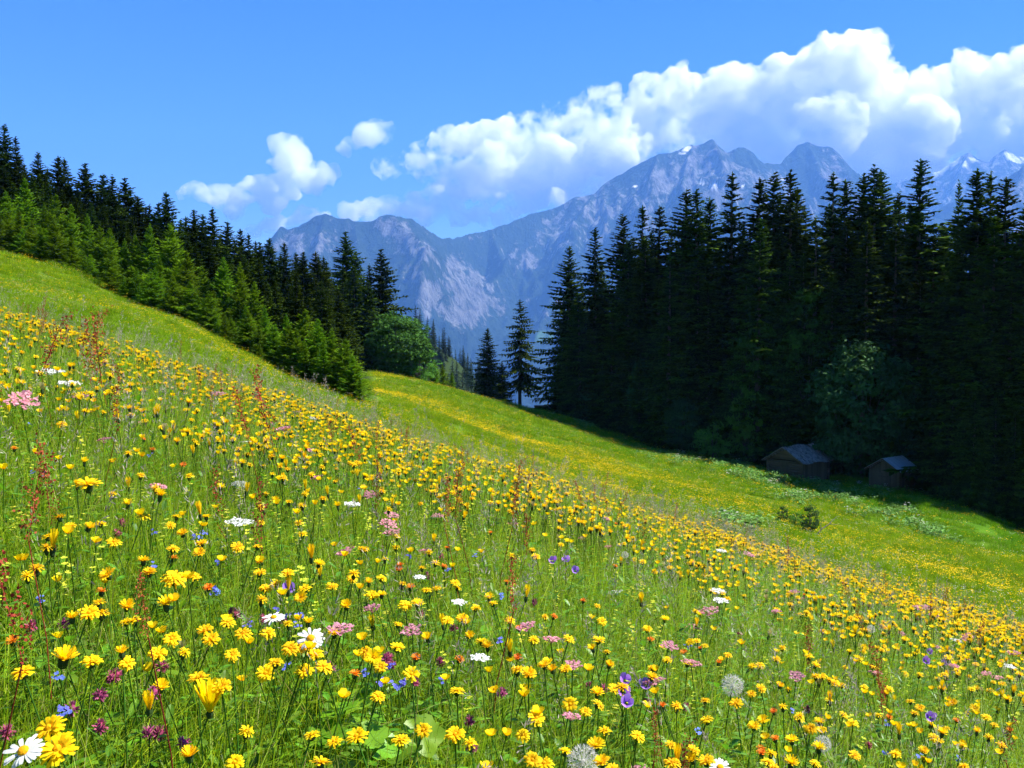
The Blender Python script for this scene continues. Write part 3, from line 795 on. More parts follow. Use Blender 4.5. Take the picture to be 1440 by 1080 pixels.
for i in range(34):
    px = 800 + i * 24 + rnd.uniform(-8, 8)
    d = np.interp(px, [800, 950, 1100, 1300, 1440, 1600], [140, 128, 124, 120, 106, 100]) + rnd.uniform(-2, 10)
    row = np.interp(px, [800, 870, 950, 1100, 1300, 1440, 1600], [400, 340, 310, 290, 290, 290, 290]) + rnd.uniform(-10, 40)
    plant_top('spruce_tree', OLD, 30.0, px, row, d, 'dark spruce standing deep in the right wood behind the front trunks', 'spruce', 'spruces deep in the right wood', i, 1.2)
for i in range(24):
    px = 790 + i * 29 + rnd.uniform(-8, 8)
    fr = float(np.interp(px, [760, 830, 900, 1000, 1100, 1180, 1300, 1360, 1440], [137, 124, 112, 106, 104, 101, 92, 80, 78])) + rnd.uniform(1, 5)
    row = np.interp(px, [760, 900, 1100, 1300, 1440], [540, 530, 540, 560, 560]) + rnd.uniform(-30, 20)
    plant_top('spruce_tree', MID, 17.0, px, row, fr, 'low dark spruce filling the foot of the right wood', 'spruce', 'low spruces at the right wood foot', i, 1.35)
# broadleaved trees
plant_top('broadleaf_tree', LEAFY, 9.6, 556, 440, 134, 'round mid-green broadleaf tree under the two tall left spruces', 'broadleaf tree', None, 0, 1.15)
plant_top('broadleaf_tree', LEAFY, 8.0, 590, 475, 134, 'brighter small broadleaf tree at the right flank of the rounded one', 'broadleaf tree', None, 2, 1.0)
plant_top('broadleaf_tree', LEAFY, 8.0, 1215, 480, 97, 'rounded bluish-green broadleaf tree standing above the small grey-roofed hut', 'broadleaf tree', None, 1, .86)
for (px, row, d, w, idx, lab) in [
        (1050,520,104,.5,2,'low bright-leaved tree under the ragged broadleaf trees, above the log hut'),(903,505,117,.45,1,'small broadleaf tree at the left part of the right wood foot'),(828,540,124,.8,1,'low leafy tree at the far left foot of the right wood'),
        (1322,510,96,.5,1,'leafy tree in the shade right of the small hut'),(1175,545,101,.7,1,'low leafy tree directly behind the log hut'),(1278,540,97,.7,1,'leafy tree in the shade directly behind the small hut'),(960,560,109,.8,1,'low leafy tree midway along the shaded wood foot')]:
    plant_top('broadleaf_tree', LEAFY, 8.0, px, row, d, lab, 'broadleaf tree', None, idx, w)
plant_top('broadleaf_tree', TALLLEAF, 14.5, 1137, 404, 103.5, 'tall broadleaf tree with ragged crown reaching up amid the right spruces', 'broadleaf tree', None, 0, .66)
plant_top('broadleaf_tree', TALLLEAF, 14.5, 1066, 446, 105, 'broadleaf tree with a ragged crown, left of the tallest broadleaf tree in the right wood', 'broadleaf tree', None, 1, .85)
plant_top('shrub', BUSH, 2.3, 1003, 592, 103, 'bright yellow-green shrub at the shaded wood foot left of the log hut', 'shrub', None, 1, .8)
for (px, row, d, w, lab) in [(1101, 709, 51, .5, 'left dark shrub of the little clump in the mid meadow'), (1139, 707, 49, .55, 'right tallest dark shrub of the clump in the mid meadow'), (1120, 722, 50.2, .8, 'middle low shrub of the clump in the mid meadow')]:
    plant_top('shrub', BUSH, 2.1, px, row, d, lab, 'shrub', None, 0 if px != 1120 else 1, w, .5)
plant_top('shrub', BUSH, 2.1, 1175, 697, 78, 'tiny dark shrub on the bright grass below the log hut', 'shrub', None, 0, .8, .5)

# far wooded spur: every tree one can tell apart
k = 0
for i in range(290):
    px = rnd.uniform(575, 800); d = rnd.uniform(300, 680)
    u, v = ray(px, 500); x = u * d
    plant('far_spruce', FARP, 15.0, x, d, rnd.uniform(9, 17), 'distant bluish spruce on the wooded spur beyond the meadow rim', 'spruce', 'spruces on the distant wooded spur', i, 1.15)

# fallen bleached branch beside the shrubs
bx, _, bz = P(1146, 742, 48.5); bx2, _, bz2 = P(1175, 716, 48.5)
g0 = gz(bx, 48.5)
pts = [(0, 0, 0.0), (.35, .1, .35), (.75, .1, .62), (1.15, .2, .98)]
brm = tube_mesh('dead_branch', pts, [.035, .03, .022, .01], 6, MAT_DEAD, [([(.35, .1, .35), (.3, .1, .6), (.45, .1, .8)], [.02, .014, .006]), ([(.75, .1, .62), (1.05, 0, .6), (1.25, 0, .66)], [.016, .01, .005])])
tag(link('dead_branch', brm, loc=(bx, 48.5, g0 - .03)), 'bleached forked dead branch leaning up beside the mid-meadow shrubs', 'branch')
# ---------------------------------------------------------------- meadow plants
def plain_mat(name, col, var=0.15, rough=0.7, trans=0.3, hue=0.02, attr_to=None, spec=0.2):
    m = Mat(name)
    oi = m.n('ShaderNodeObjectInfo')
    rv = m.math('FRACT', m.math('ADD', oi.outputs['Random'], m.attr('rnd')))
    c = m.mix(m.attr('tip'), col, attr_to) if attr_to else None
    hs = m.n('ShaderNodeHueSaturation')
    if c is not None: m.l(c, hs.inputs['Color'])
    else: hs.inputs['Color'].default_value = (*col, 1)
    m.l(m.math('ADD', m.math('MULTIPLY', rv, 2 * hue), 0.5 - hue), hs.inputs['Hue'])
    m.l(m.math('ADD', m.math('MULTIPLY', m.math('FRACT', m.math('MULTIPLY', rv, 7.31)), 2 * var), 1 - var), hs.inputs['Value'])
    return m.bsdf(hs.outputs[0], rough, spec, None, trans)
MAT_GRASS = plain_mat('grass_blade', (0.090, 0.195, 0.004), 0.45, 0.5, 0.5, 0.022, (0.36, 0.50, 0.012), 0.5)
MAT_STRAW = plain_mat('dry_grass', (0.32, 0.28, 0.08), 0.3, 0.7, 0.3, 0.02, (0.55, 0.48, 0.20))
MAT_HERB = plain_mat('herb_leaf', (0.055, 0.160, 0.006), 0.35, 0.45, 0.45, 0.02, (0.19, 0.38, 0.012), 0.45)
def hill_mat():
    m = Mat('hill_grass')
    pc = m.pos()
    dp = m.n('ShaderNodeVectorMath', operation='DOT_PRODUCT'); m.l(pc, dp.inputs[0]); dp.inputs[1].default_value = (1.1, 0.75, 0)
    mr = m.n('ShaderNodeMapRange'); m.l(dp.outputs['Value'], mr.inputs[0]); mr.inputs[1].default_value = 72; mr.inputs[2].default_value = 98
    n1 = m.ramp(m.noise(.11, 4, .6, pc), [(.38, 0), (.62, 1)])
    f = m.math('ADD', m.math('MULTIPLY', mr.outputs[0], .75), m.math('MULTIPLY', n1, .45), clamp=True)
    rv = m.math('FRACT', m.math('ADD', m.n('ShaderNodeObjectInfo').outputs['Random'], m.attr('rnd')))
    t = m.math('ADD', m.math('MULTIPLY', m.attr('tip'), .7), m.math('MULTIPLY', rv, .35), clamp=True)
    a = m.mix(t, (0.105, 0.205, 0.003), (0.27, 0.37, 0.008)); b = m.mix(t, (0.050, 0.165, 0.004), (0.15, 0.33, 0.010))
    hs = m.n('ShaderNodeHueSaturation'); m.l(m.mix(f, a, b), hs.inputs['Color'])
    m.l(m.math('ADD', m.math('MULTIPLY', rv, .4), .8), hs.inputs['Value'])
    return m.bsdf(hs.outputs[0], .8, .05, None, .4)
MAT_TUFT = hill_mat()
MAT_YEL = plain_mat('yellow_petal', (0.86, 0.47, 0.001), 0.08, 0.75, 0.4, 0.010, (0.90, 0.66, 0.002))
MAT_ORG = plain_mat('orange_petal', (0.72, 0.13, 0.004), 0.15, 0.6, 0.3, 0.01, (0.80, 0.24, 0.006))
MAT_WHT = plain_mat('white_petal', (0.72, 0.72, 0.68), 0.08, 0.6, 0.3, 0.0)
MAT_CRM = plain_mat('umbel_floret', (0.50, 0.50, 0.40), 0.12, 0.7, 0.3, 0.0)
MAT_PNK = plain_mat('pink_floret', (0.50, 0.17, 0.22), 0.18, 0.7, 0.3, 0.01, (0.62, 0.32, 0.36))
MAT_CLV = plain_mat('clover_floret', (0.30, 0.035, 0.11), 0.25, 0.7, 0.2, 0.015, (0.42, 0.10, 0.20))
MAT_BLU = plain_mat('blue_petal', (0.07, 0.11, 0.55), 0.25, 0.6, 0.3, 0.02, (0.16, 0.20, 0.66))
MAT_PUR = plain_mat('bell_petal', (0.28, 0.10, 0.55), 0.15, 0.6, 0.35, 0.01, (0.42, 0.24, 0.66))
MAT_SOR = plain_mat('sorrel_seed', (0.22, 0.020, 0.012), 0.3, 0.8, 0.25, 0.012, (0.34, 0.075, 0.03))
MAT_PAN = plain_mat('grass_panicle', (0.24, 0.19, 0.13), 0.3, 0.6, 0.35, 0.02, (0.55, 0.50, 0.42), 0.4)
MAT_STEM = plain_mat('stem', (0.06, 0.14, 0.010), 0.3, 0.5, 0.2, 0.02)
MAT_CALYX = plain_mat('calyx', (0.03, 0.06, 0.012), 0.3, 0.7, 0.1, 0.01)
MAT_FLUFF = plain_mat('seed_fluff', (0.62, 0.60, 0.55), 0.05, 0.9, 0.5, 0.0)
m = Mat('disc_floret'); MAT_DISC = m.bsdf((0.70, 0.30, 0.005), 0.8, 0.1)

def ribbon(rng, p0, az, h, w, bend, nseg=3, tipw=0.08, flat=0.0):
    """one curved blade"""
    s = np.linspace(0, 1, nseg + 1)
    out = bend * h * s ** 2
    z = h * (s - 0.25 * abs(bend) * s ** 2)
    c = np.stack([p0[0] + out * math.cos(az), p0[1] + out * math.sin(az), p0[2] + z], 1)
    side = np.array([-math.sin(az + flat), math.cos(az + flat), 0])
    ww = w * (np.minimum(1, 0.55 + s * 2) * (1 - s) ** 0.7 + tipw)[:, None] * 0.5
    v = np.stack([c - side * ww, c + side * ww], 1).reshape(-1, 3)
    f = np.array([[2 * i, 2 * i + 1, 2 * i + 3, 2 * i + 2] for i in range(nseg)])
    return v, f, np.repeat(s, 2)
def clump(seed, n, rad, h0, h1, w0, w1, mat, bend=0.6, nseg=3):
    rng = np.random.default_rng(seed); tb = TB()
    for i in range(n):
        a = rng.uniform(0, 2 * PI); r = rad * math.sqrt(rng.random())
        az = a + rng.normal(0, 0.9)
        v, f, t = ribbon(rng, (r * math.cos(a), r * math.sin(a), -0.02), az, rng.uniform(h0, h1), rng.uniform(w0, w1), abs(rng.normal(0, bend)) , nseg, flat=rng.uniform(-.9, .9))
        tb.add(v, f, np.clip(t * 0.55 + rng.normal(0.22, 0.25), 0, 1))
    return tb.mesh('grass_clump', mat)
def leaf_quads(c, d, nrm, L, W, tip=0.5):
    """lens-shaped leaf of two quads folded along the rib"""
    d = d / np.linalg.norm(d); s = np.cross(d, nrm); s /= np.linalg.norm(s) + 1e-9; n = np.cross(s, d)
    v = np.array([c, c + d * L * .3 + s * W * .5 + n * L * .08, c + d * L * .72 + s * W * .38 + n * L * .08, c + d * L - n * L * .05, c + d * L * .72 - s * W * .38 + n * L * .08, c + d * L * .3 - s * W * .5 + n * L * .08, c + d * L * .4 ])
    return v, np.array([[0, 1, 2, 6], [6, 2, 3, 3], [0, 6, 4, 5], [6, 3, 4, 4]])[[0, 2]] , np.full(7, tip)
def herb(seed, n, rad, h, L0, L1, wr, mat):
    rng = np.random.default_rng(seed); tb = TB()
    for i in range(n):
        a = rng.uniform(0, 2 * PI); r = rad * math.sqrt(rng.random()); z = rng.uniform(0.02, h)
        az = a + rng.normal(0, .6); e = rng.uniform(-0.1, 0.9)
        d = np.array([math.cos(az) * math.cos(e), math.sin(az) * math.cos(e), math.sin(e)])
        L = rng.uniform(L0, L1); W = L * wr
        s = np.array([-math.sin(az), math.cos(az), 0.0]); nn = np.cross(d, s) * -1
        c = np.array([r * math.cos(a), r * math.sin(a), z])
        k = np.array([0, .25, .6, .85, 1.0]); wd = np.array([.12, .85, 1.0, .6, .05]) * W * .5
        mid = c + np.outer(k, d) * L - np.outer(k ** 2, [0, 0, 1]) * L * .25
        v = np.concatenate([mid - s * wd[:, None] + np.array([0, 0, .12 * W]), mid, mid + s * wd[:, None] + np.array([0, 0, .12 * W])])
        f = np.array([[j, j + 5, j + 6, j + 1] for j in range(4)] + [[j + 5, j + 10, j + 11, j + 6] for j in range(4)])
        tb.add(v, f, np.full(15, rng.random()))
    return tb.mesh('herb', mat)

def petals(tb, rng, n, r0, r1, w, rise, droop, mat_tip=(0.2, 1.0), c=(0, 0, 0), blunt=0.8, jit=0.12):
    for i in range(n):
        a = 2 * PI * i / n + rng.normal(0, jit)
        L = r1 * rng.uniform(0.85, 1.08)
        k = np.array([0, .4, .8, 1.0])
        rr = r0 + (L - r0) * k
        z = rise * k - droop * k ** 2.5 + rng.normal(0, 0.08) * r1 * k
        wd = w * np.array([.45, .9, 1.0, blunt]) * .5
        dx, dy = math.cos(a), math.sin(a)
        l_ = np.stack([c[0] + rr * dx + wd * dy, c[1] + rr * dy - wd * dx, c[2] + z], 1)
        r_ = np.stack([c[0] + rr * dx - wd * dy, c[1] + rr * dy + wd * dx, c[2] + z], 1)
        v = np.stack([l_, r_], 1).reshape(-1, 3)
        f = np.array([[2 * j, 2 * j + 1, 2 * j + 3, 2 * j + 2] for j in range(3)])
        t = np.repeat(mat_tip[0] + (mat_tip[1] - mat_tip[0]) * k, 2)
        tb.add(v, f, np.clip(t + rng.normal(0, .1), 0, 1))
def dome(tb, r, h, z0, seg=8, rings=3, tip=0.5, sign=1):
    V = []
    for i in range(rings + 1):
        a = i / rings * PI / 2
        rr = r * math.cos(a) + (1e-4 if i == rings else 0)
        for j in range(seg):
            V.append((rr * math.cos(2 * PI * j / seg), rr * math.sin(2 * PI * j / seg), z0 + sign * h * math.sin(a)))
    tb.add(np.array(V), grid_faces(rings + 1, seg, True), np.full(len(V), tip))
def head_ray(seed, r=0.019, mat=None, cup=0.0, layers=3):
    rng = np.random.default_rng(seed); tb = TB()
    for l in range(layers):
        q = l / max(1, layers - 1) if layers > 1 else 0
        petals(tb, rng, int(17 - 4 * l), .002, r * (1.0 - .30 * q), r * .22, r * (0.12 + .35 * q + cup), r * .22 * (1 - cup), (0.25 + .2 * q, .9), c=(0, 0, .0006 * l), blunt=.75)
    dome(tb, r * .22, r * .22, r * .12, 6, 2, .1)
    return tb.mesh('flower_head', mat or MAT_YEL)
def head_cup(seed, r=0.012, mat=None, n=5):
    rng = np.random.default_rng(seed); tb = TB()
    petals(tb, rng, n, .001, r, r * 1.15, r * .55, -r * .15, (.3, 1), blunt=.7, jit=.05)
    dome(tb, r * .3, r * .3, r * .05, 6, 2, .0)
    return tb.mesh('flower_head', mat or MAT_YEL)
def head_daisy(seed, r=0.024):
    rng = np.random.default_rng(seed); tb = TB()
    petals(tb, rng, 19, r * .25, r, r * .24, r * .05, r * .12, (.3, 1), blunt=.6)
    return tb.mesh('ray_petals', MAT_WHT)
def head_disc(r=0.024):
    tb = TB(); dome(tb, r * .30, r * .16, .0012, 10, 3); return tb.mesh('flower_disc', MAT_DISC)
def head_umbel(seed, R, mat, rays=14, fl=9, fr=.0028, h=.5):
    rng = np.random.default_rng(seed); tb = TB()
    for i in range(rays):
        rr = R * math.sqrt((i + .5) / rays); a = i * 2.4
        c = np.array([rr * math.cos(a), rr * math.sin(a), R * h * (1 - .25 * (rr / R) ** 2)])
        v, f, t = strips(np.array([[0, 0, 0.]]), c[None], np.array([np.linalg.norm(c)]), np.array([.0012]), np.array([[.3, 1., .2]]), np.array([0.]), np.array([0.1]))
        tb.add(v, f, t)
        for j in range(fl):
            a2 = rng.uniform(0, 2 * PI); q = R * .24 * math.sqrt(rng.random())
            p = c + np.array([q * math.cos(a2), q * math.sin(a2), rng.uniform(0, R * .07)])
            s = fr * rng.uniform(.8, 1.4); b = rng.uniform(0, PI)
            n_ = rng.normal(0, .35, 2)
            e1 = np.array([math.cos(b), math.sin(b), n_[0]]) * s; e2 = np.array([-math.sin(b), math.cos(b), n_[1]]) * s
            tb.add(np.array([p - e1, p - e2, p + e1, p + e2]), np.array([[0, 1, 2, 3]]), np.full(4, rng.random()))
    return tb.mesh('umbel', mat)
def head_ball(seed, r, mat, n=60, stretch=1.15, L=.45):
    rng = np.random.default_rng(seed)
    q = rng.normal(0, 1, (n, 3)); q /= np.linalg.norm(q, axis=1, keepdims=True); q[:, 2] = q[:, 2] * .9 + .1
    p = q * r * (1 - L) * np.array([1, 1, stretch])
    v, f, t = strips(p, q, np.full(n, r * L * 1.3), np.full(n, r * .26), rng.normal(0, 1, (n, 3)), np.full(n, .1), np.full(n, .9))
    tb = TB(); tb.add(v, f, t); dome(tb, r * .6, r * .7, 0, 7, 3, .1); dome(tb, r * .6, r * .6, 0, 7, 3, .1, -1)
    return tb.mesh('flower_head', mat)
def head_clock(seed, r=.021):
    rng = np.random.default_rng(seed); n = 110
    i = np.arange(n) + .5; ph = np.arccos(1 - 2 * i / n); th = PI * (1 + 5 ** .5) * i
    q = np.stack([np.cos(th) * np.sin(ph), np.sin(th) * np.sin(ph), np.cos(ph)], 1)
    tb = TB()
    v, f, t = strips(q * r * .15, q, np.full(n, r * .72), np.full(n, r * .02), rng.normal(0, 1, (n, 3)), np.full(n, .2), np.full(n, .2)); tb.add(v, f, t)
    for k in range(6):
        d = q * .55 + rng.normal(0, .45, (n, 3))
        v, f, t = strips(q * r * .82, d, np.full(n, r * .30), np.full(n, r * .035), rng.normal(0, 1, (n, 3)), np.full(n, .9), np.full(n, 1.)); tb.add(v, f, t)
    dome(tb, r * .14, r * .14, 0, 7, 2, 0); dome(tb, r * .14, r * .14, 0, 7, 2, 0, -1)
    return tb.mesh('seed_ball', MAT_FLUFF)
def head_sorrel(seed, H=.16, R=.022, n=190, mat=None):
    rng = np.random.default_rng(seed); tb = TB(); 
    nb = 7
    for b in range(nb):
        z0 = H * b / nb; a = rng.uniform(0, 2 * PI); L = H * .34 * (1 - .5 * b / nb)
        k = int(n / nb)
        s = rng.random(k)
        base = np.stack([s * L * .42 * math.cos(a), s * L * .42 * math.sin(a), z0 + s * L], 1) + rng.normal(0, R * .22, (k, 3))
        d = rng.normal(0, 1, (k, 3)); v, f, t = strips(base, d, np.full(k, .0046), np.full(k, .0040), rng.normal(0, 1, (k, 3)), rng.random(k), rng.random(k)); tb.add(v, f, t)
    v, f, t = strips(np.array([[0, 0, 0.]]), np.array([[0, 0, 1.]]), np.array([H]), np.array([.002]), np.array([[1., 0, 0]]), np.array([.2]), np.array([.2])); tb.add(v, f, t)
    return tb.mesh('seed_spike', mat or MAT_SOR)
def head_panicle(seed, H=.13, spread=.03, n=44):
    rng = np.random.default_rng(seed); tb = TB()
    s = rng.random(n) ** .8
    a = rng.uniform(0, 2 * PI, n)
    r = spread * (1 - s) * rng.random(n) + .002
    lean = .25 * H * s ** 2
    p = np.stack([r * np.cos(a) + lean, r * np.sin(a), s * H], 1)
    d = np.stack([np.cos(a) * .5 + .3, np.sin(a) * .5, rng.normal(.7, .4, n)], 1)
    v, f, t = strips(p, d, rng.uniform(.008, .014, n), np.full(n, .0019), rng.normal(0, 1, (n, 3)), rng.random(n) * .5, rng.random(n)); tb.add(v, f, t)
    return tb.mesh('panicle', MAT_PAN)
def head_spike_blue(seed, mat, r=.0055, n=5, H=.012):
    rng = np.random.default_rng(seed); tb = TB()
    for i in range(n):
        c = (rng.normal(0, .006), rng.normal(0, .006), i * H / n)
        petals(tb, rng, 4, .0005, r, r * .9, r * .2, 0, (.3, 1), c=c, blunt=.7)
    return tb.mesh('flower_head', mat)
def head_bell(seed, r=.013, mat=None):
    rng = np.random.default_rng(seed); tb = TB()
    petals(tb, rng, 5, .003, r, r * .95, r * .9, -r * .1, (0, 1), blunt=.25, jit=.03)
    return tb.mesh('bell', mat or MAT_PUR)
def calyx_mesh(r=.0065, h=.012, dark=True):
    tb = TB()
    V = []; prof = [(.25, -h), (.85, -h * .75), (1, -h * .3), (.9, .001)]
    for rr, z in prof:
        for j in range(7): V.append((r * rr * math.cos(2 * PI * j / 7), r * rr * math.sin(2 * PI * j / 7), z))
    tb.add(np.array(V), grid_faces(4, 7, True), np.zeros(28)); return tb.mesh('calyx', MAT_CALYX)
def stem_mesh(seed, mat, w=.0018):
    rng = np.random.default_rng(seed); b = rng.uniform(-.07, .07, 2)
    pts = [(0, 0, -.06), (b[0], b[1], .35), (b[0] * .7, b[1] * .7, .7), (0, 0, 1)]
    return tube_mesh('stem', pts, [w * 1.3, w, w * .85, w * .8], 4, mat)
STEMS = [stem_mesh(i, MAT_STEM) for i in range(6)]
STEM_RED = [stem_mesh(i + 9, MAT_SOR, .0014) for i in range(3)]
STEM_STRAW = [stem_mesh(i + 19, MAT_STRAW, .0009) for i in range(3)]
CALYX = calyx_mesh()

# --- scatterer (geometry nodes: instances of source meshes on points)
def source_collection(name, meshes):
    c = bpy.data.collections.new(name)
    for i, me in enumerate(meshes):
        o = bpy.data.objects.new('%s_source_%02d' % (name, i), me)
        c.objects.link(o)
    return c
def scatter(name, pts, rot, scl, idx, coll, label=None, kind='stuff'):
    me = bpy.data.meshes.new(name)
    n = len(pts); me.vertices.add(n); me.vertices.foreach_set('co', np.ascontiguousarray(pts, dtype=np.float32).ravel())
    a = me.attributes.new('rot', 'FLOAT_VECTOR', 'POINT'); a.data.foreach_set('vector', np.ascontiguousarray(rot, dtype=np.float32).ravel())
    a = me.attributes.new('scl', 'FLOAT_VECTOR', 'POINT')
    s3 = scl if np.ndim(scl) == 2 else np.stack([scl] * 3, 1)
    a.data.foreach_set('vector', np.ascontiguousarray(s3, dtype=np.float32).ravel())
    a = me.attributes.new('idx', 'INT', 'POINT'); a.data.foreach_set('value', np.ascontiguousarray(idx, dtype=np.int32))
    o = link(name, me)
    ng = bpy.data.node_groups.new(name + '_scatter', 'GeometryNodeTree')
    ng.interface.new_socket('Geometry', in_out='INPUT', socket_type='NodeSocketGeometry')
    ng.interface.new_socket('Geometry', in_out='OUTPUT', socket_type='NodeSocketGeometry')
    gi = ng.nodes.new('NodeGroupInput'); go = ng.nodes.new('NodeGroupOutput')
    ci = ng.nodes.new('GeometryNodeCollectionInfo'); ci.inputs['Collection'].default_value = coll
    ci.inputs['Separate Children'].default_value = True; ci.inputs['Reset Children'].default_value = True
    ip = ng.nodes.new('GeometryNodeInstanceOnPoints'); ip.inputs['Pick Instance'].default_value = True
    def na(nm, ty):
        q = ng.nodes.new('GeometryNodeInputNamedAttribute'); q.data_type = ty; q.inputs['Name'].default_value = nm
        return next(s for s in q.outputs if s.enabled and s.name == 'Attribute')
    ng.links.new(gi.outputs[0], ip.inputs['Points']); ng.links.new(ci.outputs[0], ip.inputs['Instance'])
    ng.links.new(na('idx', 'INT'), ip.inputs['Instance Index'])
    e2r = ng.nodes.new('FunctionNodeEulerToRotation'); ng.links.new(na('rot', 'FLOAT_VECTOR'), e2r.inputs[0])
    ng.links.new(e2r.outputs[0], ip.inputs['Rotation']); ng.links.new(na('scl', 'FLOAT_VECTOR'), ip.inputs['Scale'])
    ng.links.new(ip.outputs[0], go.inputs[0])
    md = o.modifiers.new('scatter', 'NODES'); md.node_group = ng
    return tag(o, label, None, None, kind)
def wedge(rng, r0, r1, density, half=40.0, power=1.0):
    area = RAD(2 * half) / 2 * (r1 * r1 - r0 * r0)
    n = int(area * density)
    r = np.sqrt(rng.random(n) * (r1 * r1 - r0 * r0) + r0 * r0); a = np.radians(rng.uniform(-half, half, n))
    return r * np.sin(a), r * np.cos(a)
def up_rot(rng, n, tilt):
    return np.stack([rng.normal(0, tilt, n), rng.normal(0, tilt, n), rng.uniform(0, 2 * PI, n)], 1)
def keep_open(x, y): return wood_mask(x, y) < 0.4

rng = np.random.default_rng(77)
GR = [clump(100 + i, 16, .05, .20, .46, .0022, .0044, MAT_GRASS, .5) for i in range(5)] + \
     [clump(110 + i, 9, .05, .30, .56, .0016, .0030, MAT_GRASS, .3) for i in range(2)] + [clump(120, 7, .05, .25, .55, .0015, .0028, MAT_STRAW, .4)] + \
     [herb(130 + i, 22, .07, .34, .018, .045, w, MAT_HERB) for i, w in enumerate((.20, .32, .5))]
def lay(name, specs, coll, nvar, label, wts=None, hs=(.75, 1.15), wide=1.0, tilt=.1, mask=None):
    X, Y, S = [], [], []
    for (r0, r1, dens, half, sc) in specs:
        x, y = wedge(rng, r0, r1, dens, half); X.append(x); Y.append(y); S.append(np.full(len(x), sc))
    x, y, s = np.concatenate(X), np.concatenate(Y), np.concatenate(S)
    k = keep_open(x, y)
    if mask is not None: k &= mask(x, y)
    x, y, s = x[k], y[k], s[k]
    n = len(x); z = ground_z(x, y)
    idx = rng.choice(nvar, n, p=wts) if wts is not None else rng.integers(0, nvar, n)
    hv = (0.88 + 0.30 * fbm(x / 1.1, y / 1.1, 3, 15)) * np.maximum(s, 1.0) * rng.uniform(*hs, n)
    sc = np.stack([s * wide * rng.uniform(.85, 1.2, n)] * 2 + [hv], 1)
    print(name, n)
    return scatter(name, np.stack([x, y, z], 1), up_rot(rng, n, tilt), sc, idx, coll, label)
W_GR = np.array([1.3] * 5 + [1.2] * 2 + [.8] + [1.1, 1.1, .8]); W_GR /= W_GR.sum()
def arrays(me):
    n = len(me.vertices); v = np.empty(n * 3, np.float32); me.vertices.foreach_get('co', v)
    f = np.empty(len(me.loops), np.int32); me.loops.foreach_get('vertex_index', f)
    t = np.zeros(n, np.float32)
    if 'tip' in me.attributes: me.attributes['tip'].data.foreach_get('value', t)
    return v.reshape(-1, 3), f.reshape(-1, 4), t, me.materials[0]
def patch(name, seed, srcs, wts, dens, size, sc=1.0, shear=0.0):
    """a square piece of sward: many clumps in one mesh, each with its own tint"""
    rg = np.random.default_rng(seed); A = [arrays(q) for q in srcs]
    n = int(dens * size * size); V, Fs, T, Rn, MI = [], [], [], [], []; off = 0
    mats = []
    for a in A:
        if a[3] not in mats: mats.append(a[3])
    for k, w in zip(rg.choice(len(A), n, p=wts), rg.uniform(-size / 2, size / 2, (n, 2))):
        v, f, t, m_ = A[k]; a = rg.uniform(0, 2 * PI); c, s_ = math.cos(a), math.sin(a); q = sc * rg.uniform(.8, 1.2); hq = sc * rg.uniform(.7, 1.15)
        tl = rg.normal(0, .1, 2)
        z = v[:, 2] * hq
        x_ = (v[:, 0] * c - v[:, 1] * s_) * q + z * tl[0] + w[0]; y_ = (v[:, 0] * s_ + v[:, 1] * c) * q + z * tl[1] + w[1]
        V.append(np.stack([x_, y_, z + shear * w[0]], 1)); Fs.append(f + off); off += len(v); T.append(t); Rn.append(np.full(len(v), rg.random())); MI.append(np.full(len(f), mats.index(m_)))
    me = mesh_np(name, np.concatenate(V), np.concatenate(Fs), mats, False, {'tip': ('POINT', 'FLOAT', np.concatenate(T)), 'rnd': ('POINT', 'FLOAT', np.concatenate(Rn))})
    me.polygons.foreach_set('material_index', np.concatenate(MI).astype(np.int32)); me.update()
    return me
def lay_patches(name, specs, meshes, size_of, label, shear=None):
    """specs: (r0, r1, size, first variant, variants, scale) rings tiled with pieces of sward lying on the slope"""
    X, Y, I, S, Z = [], [], [], [], []
    for (r0, r1, size, i0, nv, half, sc) in specs:
        st = size * sc * .96
        ax = np.arange(-r1, r1, st); ay = np.arange(-.6 if r0 < 1 else 0, r1, st)
        gx_, gy_ = np.meshgrid(ax, ay); gx_ = gx_.ravel() + rng.uniform(-.08, .08, gx_.size) * st; gy_ = gy_.ravel() + rng.uniform(-.08, .08, gy_.size) * st
        r = np.hypot(gx_, gy_); k = (r >= r0) & (r < r1) & (np.abs(np.degrees(np.arctan2(gx_, gy_ + (1.0 if r0 < 1 else .0)))) < half) & keep_open(gx_, gy_)
        X.append(gx_[k]); Y.append(gy_[k]); I.append(i0 + rng.integers(0, nv, k.sum())); S.append(np.full(k.sum(), sc))
    x, y, I, S = (np.concatenate(q) for q in (X, Y, I, S))
    e = .25; z = ground_z(x, y)
    dx = (ground_z(x + e, y) - ground_z(x - e, y)) / (2 * e); dy = (ground_z(x, y + e) - ground_z(x, y - e)) / (2 * e)
    if shear is not None:
        rot = np.stack([np.arctan(dy), -np.arctan(dx - shear), np.zeros(len(x))], 1)
    else:
        rot = np.array([(Vector((-a, -b, 1)).to_track_quat('Z', 'Y') @ Matrix.Rotation(t, 3, 'Z').to_quaternion()).to_euler()[:] for a, b, t in zip(dx, dy, rng.integers(0, 4, len(x)) * PI / 2)])
    hv = .75 + .5 * fbm(x / 2.1, y / 2.1, 3, 15)
    print(name, len(x))
    return scatter(name, np.stack([x, y, z], 1), rot, np.stack([S, S, S * hv], 1), I, source_collection(name, meshes), label)
SHEAR = -0.313
NP = [patch('sward', 500 + i, GR, W_GR, 1500, .5, 1.0, SHEAR) for i in range(5)] + [patch('sward', 510 + i, GR, W_GR, 640, .8, 1.12, SHEAR) for i in range(4)]
